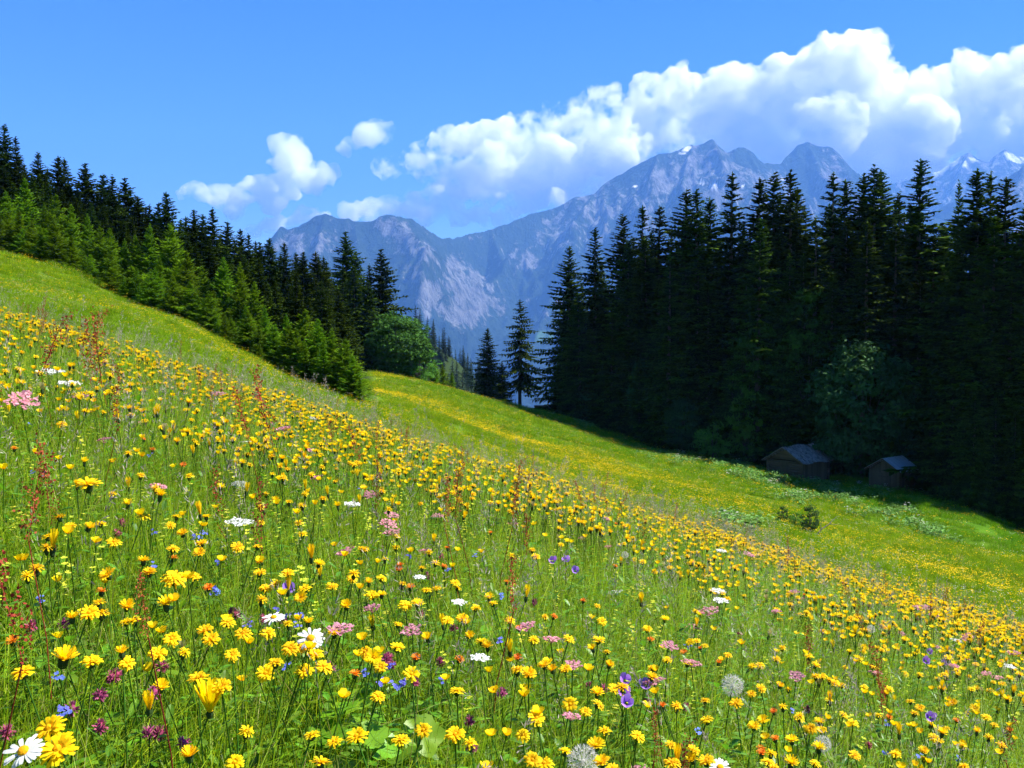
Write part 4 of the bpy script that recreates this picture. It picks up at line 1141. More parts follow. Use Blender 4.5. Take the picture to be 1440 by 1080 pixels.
lay_patches('meadow_grass', [(0, 4.0, .5, 0, 5, 62, 1.0), (3.8, 15.5, .8, 5, 4, 40, 1.0)], NP, None, 'tall green hay grass and leafy herbs of the near flower meadow', SHEAR)
TU = [clump(140 + i, 22, .16, .10, .26, .008, .016, MAT_TUFT, .7, 2) for i in range(4)] + [clump(146, 12, .16, .14, .30, .006, .010, MAT_STRAW, .5, 2)]
W_TU = np.array([1, 1, 1, 1, .25]); W_TU /= W_TU.sum()
HP = [patch('hill_sward', 520 + i, TU, W_TU, 34, 2.0) for i in range(4)]
lay_patches('hill_grass', [(15, 40, 2.0, 0, 4, 38, 1.0), (40, 80, 2.0, 0, 4, 35, 1.5), (80, 152, 2.0, 0, 4, 33, 2.2)], HP, None, 'short bright grass covering the slopes beyond the flowery knoll')

# --- flowers
YH = [head_ray(200 + i, r, None, c) for i, (r, c) in enumerate([(.0185, 0), (.020, .12), (.017, .0), (.0185, .3), (.015, .55)])]
BH = [head_cup(210 + i, .0125) for i in range(3)]
def with_stem(head, h, calyx=True, stemmesh=None, mat=None):
    """joins a head, a calyx and a stem (for the far, uncountable flowers)"""
    bm = bmesh.new()
    mats = []
    def put(me, M):
        base = len(bm.verts)
        tmp = me.copy(); tmp.transform(M)
        mi = len(mats); mats.append(me.materials[0])
        for p in tmp.polygons: p.material_index = mi
        bm.from_mesh(tmp); bpy.data.meshes.remove(tmp)
    put(head, Matrix.Translation((0, 0, h)))
    if calyx: put(CALYX, Matrix.Translation((0, 0, h)))
    put(stemmesh or STEMS[0], Matrix.Diagonal((1, 1, h, 1)))
    me = bpy.data.meshes.new('flower_' + head.name)
    bm.to_mesh(me); bm.free()
    for q in mats: me.materials.append(q)
    return me
def solve_head(px, py, h, dmin=.9, dmax=60):
    u, v = ray(px, py)
    d = np.geomspace(dmin, dmax, 700); g = ground_z(u * d, d) + h
    b = v * d <= g
    if not b.any() or b[0] and False: return None
    k = int(np.argmax(b)); return (u * d[k], float(d[k]), float(g[k] - h))

FLOWERS = []
def flower(kind, x, y, z, h, parts, label, cat, group, tilt=None, face=0.0, stem=None, hs=1.0):
    """parts: list of (name, mesh) placed at the stem top"""
    o = empty(kind, (x, y, z), rz=0)
    st = link('stem', (stem or STEMS)[len(FLOWERS) % len(stem or STEMS)], o, sc=(1, 1, h))
    t = tilt if tilt is not None else (rnd.gauss(.22, .25), rnd.gauss(.05, .25))
    for nm, me in parts:
        R_ = Matrix.Rotation(t[1], 3, 'Y') @ Matrix.Rotation(t[0], 3, 'X') @ Matrix.Rotation(face or rnd.uniform(0, 6.28), 3, 'Z')
        link(nm, me, o, loc=(0, 0, h), rot=R_.to_euler(), sc=(hs, hs, hs))
    tag(o, label, cat, group); FLOWERS.append(o)
    return o
def zone(px, py):
    v = 'bottom' if py > 960 else ('lower' if py > 820 else 'middle')
    h = 'left' if px < 360 else ('centre left' if px < 720 else ('centre right' if px < 1080 else 'right'))
    return v, h

# the yellow heads that can be told apart, at the places the photograph shows
_c1 = [(455,268),(730,285),(630,265),(375,432),(535,408),(305,458),(565,460),(530,470),(865,510),(890,545),(1025,522),(725,545),(515,600),(535,638),(388,635),(665,605),(95,682),(680,742),(835,705),(935,745),(1160,640),(1285,680),(1120,690),(1365,660),(1330,605),(1270,580),(1225,580),(1410,520),
       (1285,325),(1165,310),(1120,330),(1095,262),(1100,218),(820,280),(770,95),(850,135),(720,62),(870,22),(745,22),(605,20),(480,132),(425,50),(375,75),(295,60),(250,30),(1315,945),(990,1060),(1355,1065),(800,1035),(1410,980),(605,212),(1085,150),(1000,155),(960,470),(980,610),(1130,512),(200,110),(1345,225),(1270,370),(1215,262),(1400,320),(1300,470),(840,175),(730,160)]
_c2 = [(540,528),(592,552),(295,690),(488,757),(135,615),(100,597),(235,575),(820,872),(765,945),(480,945),(250,965),(345,925),(945,1018),(1075,995),(805,1050),(1085,815),(965,815),(960,540),(1150,750),(855,1070),(1100,1060),(1395,1065),(1030,850),(1390,985),(130,357),(170,352),(270,398),(322,392),(20,400),(45,290),
       (170,285),(240,480),(365,540),(710,460),(1130,650),(1310,660),(1310,705),(890,668),(945,668),(1375,625),(1085,543),(1120,595),(65,960),(490,325),(480,300),(360,330),(510,455),(450,465),(640,390),(820,190),(1100,465),(1080,400),(1250,950),(1365,455),(1290,500),(1060,580),(855,650),(790,690),(165,660),(155,780)]
_c3 = [(765,740),(590,695),(1060,955),(870,750),(45,1012),(40,1052),(100,1060),(800,655),(560,650),(325,650),(300,915),(100,885),(490,875),(1095,750),(1350,725),(1105,685),(1345,990),(705,592),(850,568),(395,620),(640,725),(1330,840),(720,890),(680,860),(560,1065),(360,1055),(460,970),(1050,905),(1280,870),(1230,830),(410,735),(330,745),(225,815),(340,885),(290,770),(1180,985),(1015,1012),(960,800),(1000,830),(1140,805),(540,920),(585,920),(725,1030),(30,550),(60,545),(20,640),(190,605)]
yspots = [(a / 3, 720 + b / 3) for a, b in _c1] + [(480 + a / 3, 720 + b / 3) for a, b in _c2] + [(960 + a / 3, 720 + b / 3) for a, b in _c3]
nY = 0
for i, (px, py) in enumerate(yspots):
    h = .40 + .06 * rnd.random()
    s = solve_head(px, py, h)
    if s is None: continue
    k = rnd.choice([0, 0, 1, 1, 2, 2, 3, 4])
    v_, h_ = zone(px, py)
    flower('yellow_flower', *s, h, [('flower_head', YH[k]), ('calyx', CALYX)],
           f'golden yellow many-petalled flower on a thin stem in the {v_} {h_} meadow', 'yellow flower', f'golden flowers in the {v_} {h_} part of the meadow', hs=.72 + .20 * rnd.random())
    nY += 1
# hero flowers
def hero(kind, px, py, h, parts, label, cat, tilt, hs=1.0, face=0.0, group=None, stem=None):
    s = solve_head(px, py, h)
    return flower(kind, *s, h, parts, label, cat, group, tilt, face, stem, hs)
GOAT = head_ray(230, .030, None, 1.4, 3)
hero('goatsbeard', 295, 1003, .40, [('flower_head', GOAT), ('calyx', CALYX)], 'large half-closed yellow flower like a shuttlecock on a thick stem', 'yellow flower', (.05, .05), .82)
hero('yellow_flower', 90, 931, .42, [('flower_head', YH[4]), ('calyx', CALYX)], 'cupped orange-yellow flower on a dark swollen stem above two blue florets', 'yellow flower', (.1, .3), 1.25)
hero('yellow_flower', 70, 1028, .43, [('flower_head', YH[0]), ('calyx', CALYX)], 'large golden flower up and right of the bottom-left white daisy', 'yellow flower', (.5, -.3), 1.15)
hero('yellow_flower', 82, 1058, .43, [('flower_head', YH[1]), ('calyx', CALYX)], 'very large golden flower tilted forward in the bottom left corner', 'yellow flower', (.45, -.1), 1.25)
hero('yellow_flower', 245, 815, .44, [('flower_head', YH[0]), ('calyx', CALYX)], 'large golden flower tilted right, highest of the left ones', 'yellow flower', (.4, .3), 1.4)
hero('yellow_flower', 124, 683, .44, [('flower_head', YH[1]), ('calyx', CALYX)], 'broad flat golden double flower at the left below the grey grass', 'yellow flower', (.1, 0), 1.7)
DAISY, DDISC = head_daisy(240), head_disc()
hero('daisy', 437, 899, .46, [('ray_petals', DAISY), ('flower_disc', DDISC)], 'white daisy with yellow centre facing the viewer in the middle left', 'daisy', (.75, .05), 1.0, group='white daisies')
hero('daisy', 33, 1057, .44, [('ray_petals', DAISY), ('flower_disc', DDISC)], 'white daisy in the bottom left corner beside the large golden flower', 'daisy', (.6, -.15), .95, group='white daisies')
hero('daisy', 385, 870, .44, [('ray_petals', DAISY), ('flower_disc', DDISC)], 'smaller white daisy seen edge-on up and left of the big one', 'daisy', (.25, .0), .85, group='white daisies')
hero('daisy', 1013, 1079, .44, [('ray_petals', DAISY), ('flower_disc', DDISC)], 'white daisy cut by the bottom edge of the picture', 'daisy', (.4, .0), .9, group='white daisies')
CLOCK = head_clock(250)
for px, py, sc, lab in [(820, 1071, 1.25, 'big grey-white seed clock at the bottom edge'), (1030, 965, 1.25, 'pale seed clock among the yellow flowers on the right'), (1157, 1048, .85, 'small round seed clock near the bottom right'), (1225, 885, .8, 'tiny pale seed clock in the right middle distance'), (879, 781, .7, 'tiny round seed clock near the crest of the knoll')]:
    hero('seed_clock', px, py, .43, [('seed_ball', CLOCK)], lab, 'seed clock', (0, 0), sc, group='dandelion seed clocks')
PNK = [head_umbel(260 + i, .024, MAT_PNK, 12, 9, .0030) for i in range(2)]
CRM = [head_umbel(264 + i, .030, MAT_WHT, 16, 10, .0030, .4) for i in range(2)]
pk = [(775, 906, 1.0, 'rounded'), (580, 895, .9, 'flat'), (545, 742, 1.2, 'flat'), (552, 755, 1.1, 'flat'), (549, 728, 1.0, 'flat'), (487, 783, 1, 'flat'), (972, 938, 1, 'flat'), (30, 570, 1.7, 'tall'), (307, 557, 1.3, 'flat'), (400, 607, 1.4, 'flat'), (113, 562, 1.2, 'flat'), (435, 637, 1.1, 'flat'),
      (920, 967, 1.1, 'bright'), (805, 940, .8, 'flat'), (803, 1014, .8, 'flat'), (940, 912, .9, 'flat'), (1290, 858, 1.6, 'flat'), (1303, 857, 1.4, 'flat'), (1314, 868, 1.3, 'flat'), (1117, 835, 1, 'flat'), (998, 864, 1.2, 'flat'), (1090, 864, 1, 'flat'), (1360, 899, 1.2, 'flat'), (1426, 922, 1.2, 'flat'), (1387, 951, .9, 'flat'), (1120, 955, .9, 'flat'), (1052, 782, 1.4, 'flat'), (480, 893, 1, 'pale'), (520, 700, 1, 'flat'), (742, 887, .9, 'flat')]
for i, (px, py, sc, ad) in enumerate(pk):
    v_, h_ = zone(px, py)
    nm_ = {0: 'rounded pink umbel with separate florets in the lower centre', 7: 'large pink flower head at the left picture edge above the grey grass', 8: 'flat pink umbel rising alone against the far slope, left', 9: 'flat pink umbel against the far slope beside the red sorrel spike'}.get(i, f'{ad} pink umbel in the {v_} {h_} meadow')
    hero('pink_umbel', px, py, .43 if i not in (7, 8, 9) else .5, [('umbel', PNK[i % 2])], nm_, 'pink flower', (rnd.gauss(.15, .15), rnd.gauss(0, .15)), sc, group=f'pink umbels, {v_} {h_} meadow' if i not in (0, 7, 8, 9) else None)
for i, (px, py, sc, lab) in enumerate([(337, 741, 1.0, 'broad flat white yarrow head standing above the left flowers'), (495, 713, .8, 'white umbel on the middle left, right of the flat yarrow'), (72, 528, 1.6, 'cream umbel near the crest at the far left'), (97, 545, 1.4, 'second cream umbel just below the far left one'), (590, 816, .5, 'small white flower in the centre left'), (645, 851, .6, 'small flat white umbel in the centre'), (675, 929, .6, 'tiny white umbel low in the centre'),
        (1010, 835, .9, 'white flower, upper of two on the right'), (1013, 849, .9, 'white flower, lower of two on the right'), (1014, 777, .9, 'white dot of a flower on the crest at the right'), (1420, 940, .8, 'white flower near the right picture edge')]):
    hero('white_umbel', px, py, .45, [('umbel', CRM[i % 2])], lab, 'white flower', (.1, .1), sc, group='white umbels')
BELL = [head_bell(270), head_bell(271)]
for i, (px, py) in enumerate([(879, 958), (878, 974), (881, 991), (907, 965), (1327, 933), (1302, 930), (1307, 917), (778, 789), (796, 789), (405, 829), (809, 803), (1308, 1009)]):
    lab = ['topmost of three purple bells in a column', 'middle of three purple bells in a column', 'lowest of three purple bells in a column', 'purple bell beside the bright pink umbel', 'largest purple bell at the right', 'left purple bell at the right', 'upper small purple bell at the right', 'left of two small purple bells near the crest', 'right of two small purple bells near the crest', 'single purple bell left of centre', 'lower small purple bell near the crest', 'small purple bell near the lower right'][i]
    hero('bellflower', px, py, .40 + .02 * (i % 3), [('bell', BELL[i % 2])], lab, 'bellflower', (.9, rnd.gauss(0, .3)), 1.15, group='purple bellflowers')
SOR = [head_sorrel(280 + i) for i in range(4)]
for i, (px, py, sc, lab) in enumerate([(32, 915, 1.0, 'large dark red sorrel spike at the left picture edge'), (209, 890, .6, 'short dark red sorrel spike in the lower left'), (143, 515, 1.6, 'thick red-brown sorrel spike on the left crest'), (128, 480, 1.5, 'leaning reddish sorrel spike rising highest on the left crest'), (382, 595, 1.6, 'red sorrel spike standing against the far slope'), (126, 510, 1.4, 'reddish sorrel spike beside the thick one on the left crest'),
        (722, 850, .75, 'red-brown sorrel spike in the centre of the meadow'), (40, 745, 1.0, 'brownish sorrel spike at the left edge, middle height'), (58, 505, 1.4, 'rusty sorrel spike at the far left crest'), (165, 585, 1.1, 'dark red sorrel spike under the left crest'), (625, 725, .9, 'reddish sorrel spike left of the crest middle'), (640, 712, .9, 'second reddish sorrel spike near the crest middle'), (720, 730, .9, 'brown sorrel spike on the crest centre'), (350, 600, 1.2, 'faded sorrel spike left of the red one'), (1440 - 25, 1065, .6, 'small sorrel spike at the bottom right'), (920, 1065, .5, 'small dark red sorrel at the bottom')]):
    hh = .52
    s = solve_head(px, py + 16 * sc, hh, 1.1)
    if s: flower('sorrel', *s, hh, [('seed_spike', SOR[i % 4])], lab, 'sorrel', 'red sorrel spikes', (rnd.gauss(0, .15), rnd.gauss(0, .2)), 0, STEM_RED, sc)
ORG = [head_ray(290 + i, .014, MAT_ORG, .25, 2) for i in range(2)]
orp = [(732, 203), (430, 340), (733, 200), (498, 624 - 0), (625, 265)]
osp = [(244, 787), (143, 834), (628 / 3 + 0, 808), (293, 829), (18, 904), (646, 928), (499, 949), (563, 795), (561, 801), (629, 772), (690, 750), (585, 926), (779, 869), (1071, 1060), (1070, 1055), (202, 619), (20, 632), (258, 655), (1410, 883), (931, 994), (1245, 976), (712, 819), (624, 798), (728, 927), (1088, 1002), (985, 914), (1250, 1010), (1090, 1040), (820, 845), (915, 900), (1345, 1014), (1420, 1028), (730, 885), (865, 797)]
for i, (px, py) in enumerate(osp):
    v_, h_ = zone(px, py)
    hero('orange_flower', px, py, .40, [('flower_head', ORG[i % 2]), ('calyx', CALYX)], f'small orange many-petalled flower in the {v_} {h_} meadow', 'orange flower', (rnd.gauss(.1, .2), rnd.gauss(0, .2)), .8, group=f'orange flowers, {v_} {h_} meadow')
BL = [head_spike_blue(300 + i, MAT_BLU) for i in range(2)]
bsp = [(84, 956), (88, 1001), (92, 1009), (306, 835), (302, 833), (404, 870), (350, 882), (422, 867), (418, 882), (404, 941), (534, 961), (548, 965), (560, 967), (568, 964), (514, 951), (550, 940), (703, 903), (576, 783), (668, 783), (62, 667), (49, 666), (274, 757), (287, 753), (280, 758), (217, 751), (40, 598), (212, 641), (1245, 1062), (1292, 1065), (1347, 1069), (1247, 1019), (630, 803), (705, 840), (1113, 1000), (57, 847), (307, 793), (216, 799), (390, 859), (982, 1032), (620, 960)]
for i, (px, py) in enumerate(bsp):
    v_, h_ = zone(px, py)
    hero('blue_flower', px, py, .36, [('flower_head', BL[i % 2])], f'tiny blue floret cluster in the {v_} {h_} meadow', 'blue flower', (rnd.gauss(.5, .2), rnd.gauss(0, .3)), .72, group=f'blue florets, {v_} {h_} meadow')
CL = [head_ball(310 + i, .011, MAT_CLV) for i in range(2)]
csp = [(44, 883), (157, 953), (162, 951), (228, 940), (217, 976), (141, 980), (141, 1024), (209, 1033), (225, 1035), (10, 1032), (100, 998), (332, 866), (328, 863), (664, 1053), (706, 976), (660, 1017), (546, 926), (550, 936), (543, 929), (638, 886), (172, 736), (165, 750), (371, 873), (396, 871), (259, 1047), (583, 960), (1135, 998), (1221, 1050), (1040, 893), (849, 970), (910, 983), (965, 995), (620, 934), (1410, 1050), (465, 940), (90, 880)]
for i, (px, py) in enumerate(csp):
    v_, h_ = zone(px, py)
    hero('red_clover', px, py, .34, [('flower_head', CL[i % 2])], f'crimson-pink clover head in the {v_} {h_} meadow', 'clover', (rnd.gauss(0, .2), rnd.gauss(0, .2)), 1.0, group=f'clover heads, {v_} {h_} meadow')

# uncounted flowers behind and between
YF = [with_stem(YH[i], .40) for i in (0, 2, 3)] + [with_stem(BH[i], .40, False, STEMS[i]) for i in range(3)] + [with_stem(head_ray(221, .011, None, 1.8, 2), .37), with_stem(head_ray(222, .012, MAT_STRAW, 1.2, 2), .36)]
C_YF = source_collection('yellow_flowers', YF)
W_YF = np.array([1.0, 1.0, .5, 1.2, 1.2, 1.2, .5, .25]); W_YF /= W_YF.sum()
def clus(x, y): return rng.random(len(x)) < 0.14 + 1.25 * sstep(.42, .64, fbm(x / .9, y / .9, 3, 66))
lay('yellow_flowers', [(1.4, 3.5, 95, 42, .74), (3.5, 6, 190, 38, .84), (6, 15, 270, 38, .95)], C_YF, len(YF), 'countless small yellow flowers thickening towards the crest of the knoll', W_YF, (.95, 1.2), 1.0, .12, clus)
OT = [with_stem(PNK[0], .36, False), with_stem(CL[0], .30, False), with_stem(BL[0], .30, False), with_stem(ORG[0], .36), with_stem(CRM[0], .34, False), with_stem(SOR[0], .36, False, STEM_RED[0]), with_stem(SOR[2], .40, False, STEM_RED[1])]
MAT_LIME = plain_mat('rattle_bract', (0.34, 0.44, 0.02), 0.25, 0.7, 0.4, 0.02, (0.62, 0.62, 0.05))
OT.append(with_stem(head_spike_blue(330, MAT_LIME, .007, 7, .05), .30, False)); OT.append(with_stem(head_spike_blue(331, MAT_LIME, .006, 6, .06), .34, False))
C_OT = source_collection('mixed_flowers', OT)
W_OT = np.array([.08, .09, .06, .035, .03, .06, .06, 1.3, 1.3]); W_OT /= W_OT.sum()
lay('mixed_flowers', [(2.0, 15, 48, 40, .9)], C_OT, len(OT), 'scattered lime, pink, crimson, blue, orange and rust flower heads between the yellow ones', W_OT, (.9, 1.15), 1.0, .15)
PN = [with_stem(head_panicle(320 + i), .38, False, STEM_STRAW[i % 3]) for i in range(4)]
C_PN = source_collection('seeding_grass', PN)
lay('seeding_grass', [(1.2, 6, 34, 42, 1.0), (6, 16, 42, 38, 1.1)], C_PN, len(PN), 'thin grass stalks with silvery and lilac seed heads', None, (.85, 1.25), 1.0, .2, lambda x, y: rng.random(len(x)) < .3 + 1.2 * sstep(.4, .65, fbm(x / 1.6, y / 1.6, 3, 99)))

# flower specks of the slopes beyond
def speck(seed, mat, n, r, spread, hh=.26):
    rg = np.random.default_rng(seed); tb = TB()
    for i in range(n):
        a, q = rg.uniform(0, 2 * PI), spread * math.sqrt(rg.random())
        c = (q * math.cos(a), q * math.sin(a), hh * rg.uniform(.7, 1.1))
        petals(tb, rg, 5, 0.002, r, r * 1.2, r * .4, 0, (.2, 1), c=c, blunt=.7)
    return tb.mesh('slope_flowers', mat)
SPY = [speck(400 + i, MAT_YEL, 5, .017, .22) for i in range(3)]
C_SPY = source_collection('slope_flowers', SPY)
lay('slope_flowers', [(15, 40, 7, 38, 1.0), (40, 75, 8, 34, 1.25), (75, 145, 5.0, 30, 1.7)], C_SPY, 3, 'fine yellow flower drifts on the slopes beyond the knoll', None, (.9, 1.1), 1.0, .1,
    lambda x, y: rng.random(len(x)) < .06 + .94 * bloom(x, y))
SPW = [speck(410 + i, MAT_CRM, 4, .018, .2) for i in range(2)]
C_SPW = source_collection('pale_flowers', SPW)
lay('pale_flowers', [(14, 50, 1.6, 38, 1.0), (50, 140, .35, 34, 1.3)], C_SPW, 2, 'sprinkled pale flowers on the slopes beyond the knoll', None, (.9, 1.1), 1.0, .1, lambda x, y: rng.random(len(x)) < .1 + sstep(.45, .65, fbm(x / 6, y / 3, 3, 71)))
# rank pale-leaved growth in the damp hollow by the huts
MAT_RANK = plain_mat('rank_leaf', (0.05, 0.14, 0.012), 0.3, 0.6, 0.3, 0.01, (0.15, 0.30, 0.05))
RK = [herb(420 + i, 26, .35, .45, .12, .26, .7, MAT_RANK) for i in range(2)] + [speck(425, MAT_CRM, 12, .045, .4, .6)]
C_RK = source_collection('damp_hollow_growth', RK)
def damp(x, y):
    PX, PY = px_of(x, y, ground_z(x, y))
    w = np.zeros(len(x))
    for b in [(1000,655,80,10,.15),(1065,672,50,10,.2),(1180,690,90,16,.1),(1240,722,60,16,.3),(1310,690,60,12,.1),(1045,741,40,8,.1),(1290,740,50,10,.4),(830,598,30,5,.1),(1110,700,40,9,.1)]:
        w = np.maximum(w, blob(PX, PY, *b))
    return rng.random(len(x)) < w * sstep(.42, .62, fbm(x / 1.8, y / 3, 4, 31)) * .9
lay('damp_hollow_growth', [(36, 125, 4.0, 34, 1.0)], C_RK, 3, 'rank pale-leaved plants with whitish heads in the hollow below the huts', np.array([.48, .45, .07]), (.8, 1.2), 1.0, .1, damp)

# lobed leaves of the big plant at the bottom
def lobed_leaf(seed, R):
    rg = np.random.default_rng(seed); n = 20
    a = np.linspace(-PI * .93, PI * .93, n)
    r = R * (0.72 + .28 * np.abs(np.cos(a * 2.5))) * rg.uniform(.93, 1.07, n)
    rim = np.stack([r * np.cos(a), r * np.sin(a), .18 * R * np.sin(a * 5) * .4 + .12 * r], 1)
    mid = rim * .5; mid[:, 2] = rim[:, 2] * .2
    v = np.concatenate([[[0, 0, 0]], mid, rim])
    f = [[0, i + 1, i + 2] for i in range(n - 1)] + [[i + 1, i + 1 + n, i + 2 + n, i + 2] for i in range(n - 1)]
    return mesh_np('leaf', v, f, MAT_HERB, True, {'tip': ('POINT', 'FLOAT', np.full(len(v), .75))})
LV = [lobed_leaf(i, .036) for i in range(3)]
for gi_, (cx, cy_, n, lab) in enumerate([(520, 1045, 9, 'broad-leaved plant with pale lobed leaves at the bottom centre left'), (462, 1012, 4, 'smaller lobed-leaf plant up and left of the broad-leaved one')]):
    s = solve_head(cx, cy_, .28)
    o = empty('leafy_plant', s)
    for k in range(n):
        a = k * 2.4; q = .035 * math.sqrt(k + .3)
        tipz = .26 + .05 * rnd.random()
        x, y = q * math.cos(a), q * math.sin(a)
        lf = link('leaf', LV[k % 3], o, loc=(x, y, tipz), rot=(rnd.gauss(.35, .25), rnd.gauss(0, .25), rnd.uniform(0, 6.28)), sc=(1.0 + .3 * rnd.random(),) * 3)
        stm = tube_mesh('leaf_stalk', [(x * .2, y * .2, -.03), (x * .6, y * .6, tipz * .6), (x, y, tipz)], [.0018, .0014, .0012], 4, MAT_STEM)
        link('leaf_stalk', stm, o)
    tag(o, lab, 'plant')
# ---------------------------------------------------------------- huts
def wood_mat(name, c0, c1, sc=3.0, rough=.9):
    m = Mat(name); mp = m.n('ShaderNodeMapping'); m.l(m.objco(), mp.inputs['Vector']); mp.inputs['Scale'].default_value = (6, 6, .7)
    n = m.noise(sc, 5, .65, mp.outputs[0])
    oi = m.attr('rnd')
    c = m.mix(m.math('ADD', m.math('MULTIPLY', n, .7), m.math('MULTIPLY', oi, .4)), c0, c1)
    return m.bsdf(c, rough, .1, m.bump(n, .5, .02))
MAT_LOG = wood_mat('weathered_log', (0.05, 0.034, 0.018), (0.22, 0.14, 0.08))
MAT_PLANK = wood_mat('weathered_plank', (0.05, 0.034, 0.018), (0.22, 0.145, 0.085))
MAT_SHINGLE = wood_mat('grey_shingle', (0.03, 0.025, 0.023), (0.40, 0.34, 0.31))
MAT_BROWN = wood_mat('brown_board', (0.07, 0.03, 0.018), (0.16, 0.075, 0.045))
m = Mat('sheet_roof')
MAT_SHEET = m.bsdf(m.mix(m.noise(1.3, 4, .6, m.objco()), (0.34, 0.36, 0.40), (0.52, 0.55, 0.60)), 0.45, 0.5)
class HB:
    """boxes with jitter collected into one mesh"""
    def __init__(self, seed=0): self.V = []; self.F = []; self.R = []; self.r = random.Random(seed)
    def box(self, c, ax, ay, az):
        c, ax, ay, az = (np.array(q, float) for q in (c, ax, ay, az)); b = len(self.V) and sum(len(v) for v in self.V)
        v = np.array([c + i * ax + j * ay + k * az for k in (-1, 1) for j in (-1, 1) for i in (-1, 1)])
        self.V.append(v); self.F.append(np.array([(0, 2, 3, 1), (4, 5, 7, 6), (0, 1, 5, 4), (2, 6, 7, 3), (0, 4, 6, 2), (1, 3, 7, 5)]) + b); self.R.append(np.full(8, self.r.random()))
    def log(self, a, b_, r, seg=7):
        a, b_ = np.array(a, float), np.array(b_, float); d = b_ - a; d /= np.linalg.norm(d)
        u = np.cross(d, [0, 0, 1.]); u /= np.linalg.norm(u); w = np.cross(d, u); b = len(self.V) and sum(len(v) for v in self.V)
        an = np.linspace(0, 2 * PI, seg, endpoint=False)
        ring = np.cos(an)[:, None] * u + np.sin(an)[:, None] * w
        v = np.concatenate([[a], a + ring * r, b_ + ring * r * .93, [b_]])
        f = [(1 + i, 1 + (i + 1) % seg, 1 + seg + (i + 1) % seg, 1 + seg + i) for i in range(seg)]
        f += [(0, 1 + (i + 1) % seg, 1 + i, 0) for i in range(seg)] + [(2 * seg + 1, 1 + seg + i, 1 + seg + (i + 1) % seg, 2 * seg + 1) for i in range(seg)]
        self.V.append(v); self.F.append([list(dict.fromkeys(q)) for q in f] if False else np.array(f) + b); self.R.append(np.full(len(v), self.r.random()))
    def build(self, name, mat, parent, kind=None):
        V = np.concatenate(self.V); F = [tuple(dict.fromkeys(int(i) for i in q)) for A in self.F for q in A]
        me = bpy.data.meshes.new(name); me.from_pydata([tuple(v) for v in V], [], F); me.materials.append(mat)
        a = me.attributes.new('rnd', 'FLOAT', 'POINT'); a.data.foreach_set('value', np.concatenate(self.R).astype(np.float32)); me.update()
        o = link(name, me, parent)
        if kind: o['kind'] = kind
        return o
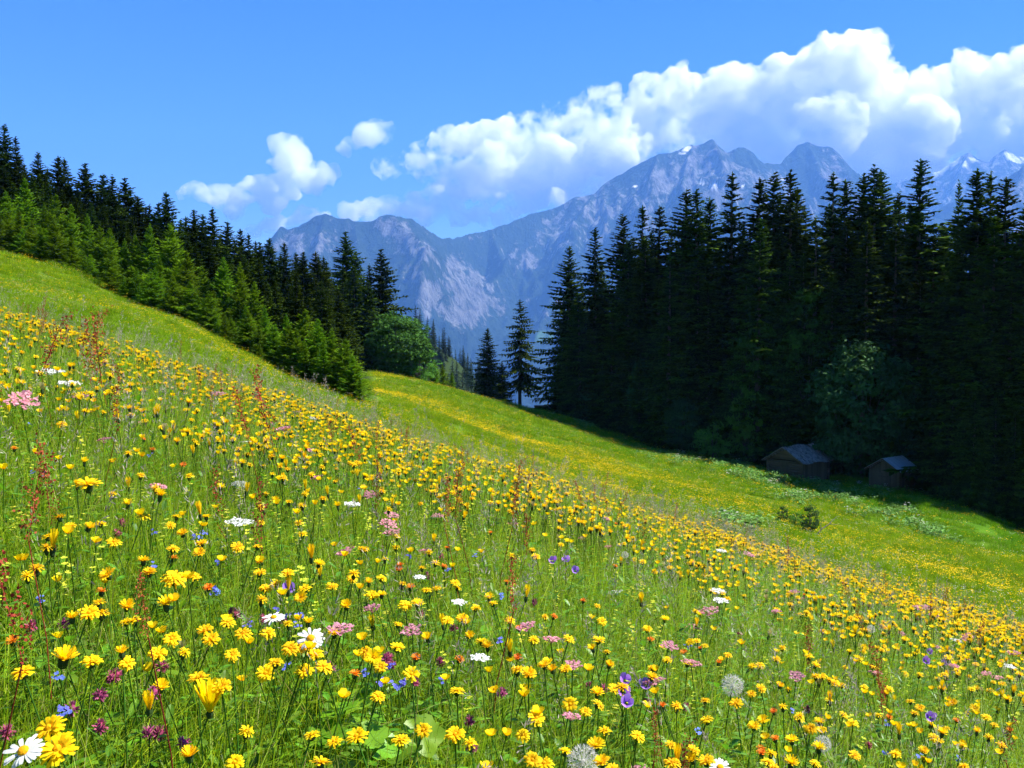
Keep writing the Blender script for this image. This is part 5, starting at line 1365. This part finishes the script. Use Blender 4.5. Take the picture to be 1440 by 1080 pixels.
def hut(px, row, d, W, L, hw, rise, az, style, label, over=.35):
    """gable hut; local x runs along the ridge, the near gable is at -L/2"""
    x, _, _ = P(px, row, d)
    o = empty('log_hut' if style == 'log' else 'board_hut', (x, d, gz(x, d) - .05), rz=az)
    tag(o, label, 'hut')
    g = HB(1); s = HB(2); n = int((hw + .05) / .22)
    for gx0 in (-L / 2, L / 2):
        if style == 'log':
            for i in range(n):
                z = .1 + i * .22; g.log((gx0, -W / 2 - .18, z), (gx0, W / 2 + .18, z), .115)
            k = int(rise / .2)
            for i in range(k):
                hw2 = (W / 2) * (1 - (i + .6) / (k + .4)); g.box((gx0, 0, hw + .1 + i * .2), (.025, 0, 0), (0, hw2, 0), (0, 0, .095))
        else:
            nb = int(W / .2)
            for i in range(nb):
                y = -W / 2 + (i + .5) * W / nb; top = hw + rise * (1 - abs(y) / (W / 2)) - .06
                g.box((gx0 + g.r.uniform(-.012, .012), y, top / 2), (.018, 0, 0), (0, W / nb * .47, 0), (0, 0, top / 2))
    for sy in (-1, 1):
        if style == 'log' and sy > 0:
            for i in range(n): s.log((-L / 2 - .18, sy * W / 2, .2 + i * .22), (L / 2 + .18, sy * W / 2, .2 + i * .22), .115)
        else:
            nb = int(L / .22)
            for i in range(nb):
                xx = -L / 2 + .12 + (i + .5) * (L - .24) / nb; hh = hw - g.r.uniform(0, .06)
                s.box((xx, sy * (W / 2 - .03) + g.r.uniform(-.012, .012), hh / 2), ((L - .24) / nb * .46, 0, 0), (0, .018, 0), (0, 0, hh / 2))
    (g.build('gable_wall', MAT_LOG if style == 'log' else MAT_PLANK, o, 'stuff'))
    (s.build('side_wall', MAT_PLANK, o, 'stuff'))
    # door in the near gable
    dr = HB(3)
    for i in range(4): dr.box((-L / 2 - .14, -.36 + i * .24, .95), (.02, 0, 0), (0, .112, 0), (0, 0, .85))
    dr.box((-L / 2 - .17, 0, .5), (.012, 0, 0), (0, .45, 0), (0, 0, .06)); dr.box((-L / 2 - .17, 0, 1.45), (.012, 0, 0), (0, .45, 0), (0, 0, .06))
    dr.build('door', MAT_PLANK, o)
    sl = math.hypot(W / 2, rise); cy_, cz_ = (W / 2) / sl, rise / sl
    rf = HB(4)
    ov = over
    for sy in (-1, 1):
        run = np.array([0, sy * cy_, -cz_]); nrm = np.array([0, sy * cz_, cy_])
        tot = sl + ov
        if style == 'log':
            rows = int(tot / .32); cols = int((L + 2 * ov) / .24)
            for i in range(rows + 1):
                for j in range(cols):
                    c = np.array([-L / 2 - ov + (j + .5) * .24 + rf.r.uniform(-.06, .06), 0, hw + rise - .08 * math.sin(j * .5)]) + run * (i + .5) * tot / (rows + 1) + nrm * (.05 + .07 * rf.r.random())
                    tl = run * .21 + nrm * -.022
                    rf.box(c, (.105 + rf.r.uniform(-.01, .015), 0, rf.r.uniform(-.008, .008)), tl * rf.r.uniform(.9, 1.12), nrm * .012)
        else:
            ns = 6
            for j in range(ns):
                wj = (L + 2 * ov) / ns
                c = np.array([-L / 2 - ov + (j + .5) * wj, 0, hw + rise]) + run * tot / 2 + nrm * (.07 + .004 * (j % 2))
                rf.box(c, (wj * .5 + .004, 0, 0), run * tot / 2, nrm * .006)
                rf.box(c + np.array([wj * .5, 0, 0]) + nrm * .02, (.014, 0, 0), run * tot / 2, nrm * .02)
    r_ = rf.build('roof', MAT_SHINGLE if style == 'log' else MAT_SHEET, o, 'stuff' if style == 'log' else None)
    fr = HB(5)
    for gx0 in (-L / 2 - ov, L / 2 + ov):
        for sy in (-1, 1):
            run = np.array([0, sy * cy_, -cz_]); nrm = np.array([0, sy * cz_, cy_])
            fr.box(np.array([gx0, 0, hw + rise]) + run * (sl + ov) / 2 - nrm * .02, (.02, 0, 0), run * (sl + ov) / 2, nrm * .06)
    fr.box((0, 0, hw + rise - .04), (L / 2 + ov * .9, 0, 0), (0, .06, 0), (0, 0, .07))
    fr.build('barge_board', MAT_PLANK, o)
    return o
hut(1122, 673, 96.5, 3.9, 4.2, 2.05, 1.15, RAD(38), 'log', 'old log hut with a weathered grey shingle roof at the dark wood edge', .45)
hut(1254, 683, 92.5, 3.1, 2.7, 2.15, .95, RAD(38), 'board', 'small board hut with a smooth blue-grey sheet roof, right of the log hut', .35)
x, _, _ = P(765, 584, 137.5)
sh = empty('woodshed', (x, 137.5, gz(x, 137.5) - .05), rz=RAD(10))
w_ = HB(7)
for i in range(8): w_.box((-.95 + i * .27, -.6, .6), (.125, 0, 0), (0, .02, 0), (0, 0, .6))
for sx in (-1.05, 1.05):
    for i in range(4): w_.box((sx, -.42 + i * .28, .6), (.02, 0, 0), (0, .13, 0), (0, 0, .6))
w_.build('board_wall', MAT_BROWN, sh, 'stuff')
w_ = HB(8); w_.box((0, 0, 1.32), (1.3, 0, 0), (0, .85, .22), (0, -.01, .03)); w_.build('roof', MAT_BROWN, sh)
tag(sh, 'tiny brown board shed at the left corner of the right wood', 'shed')
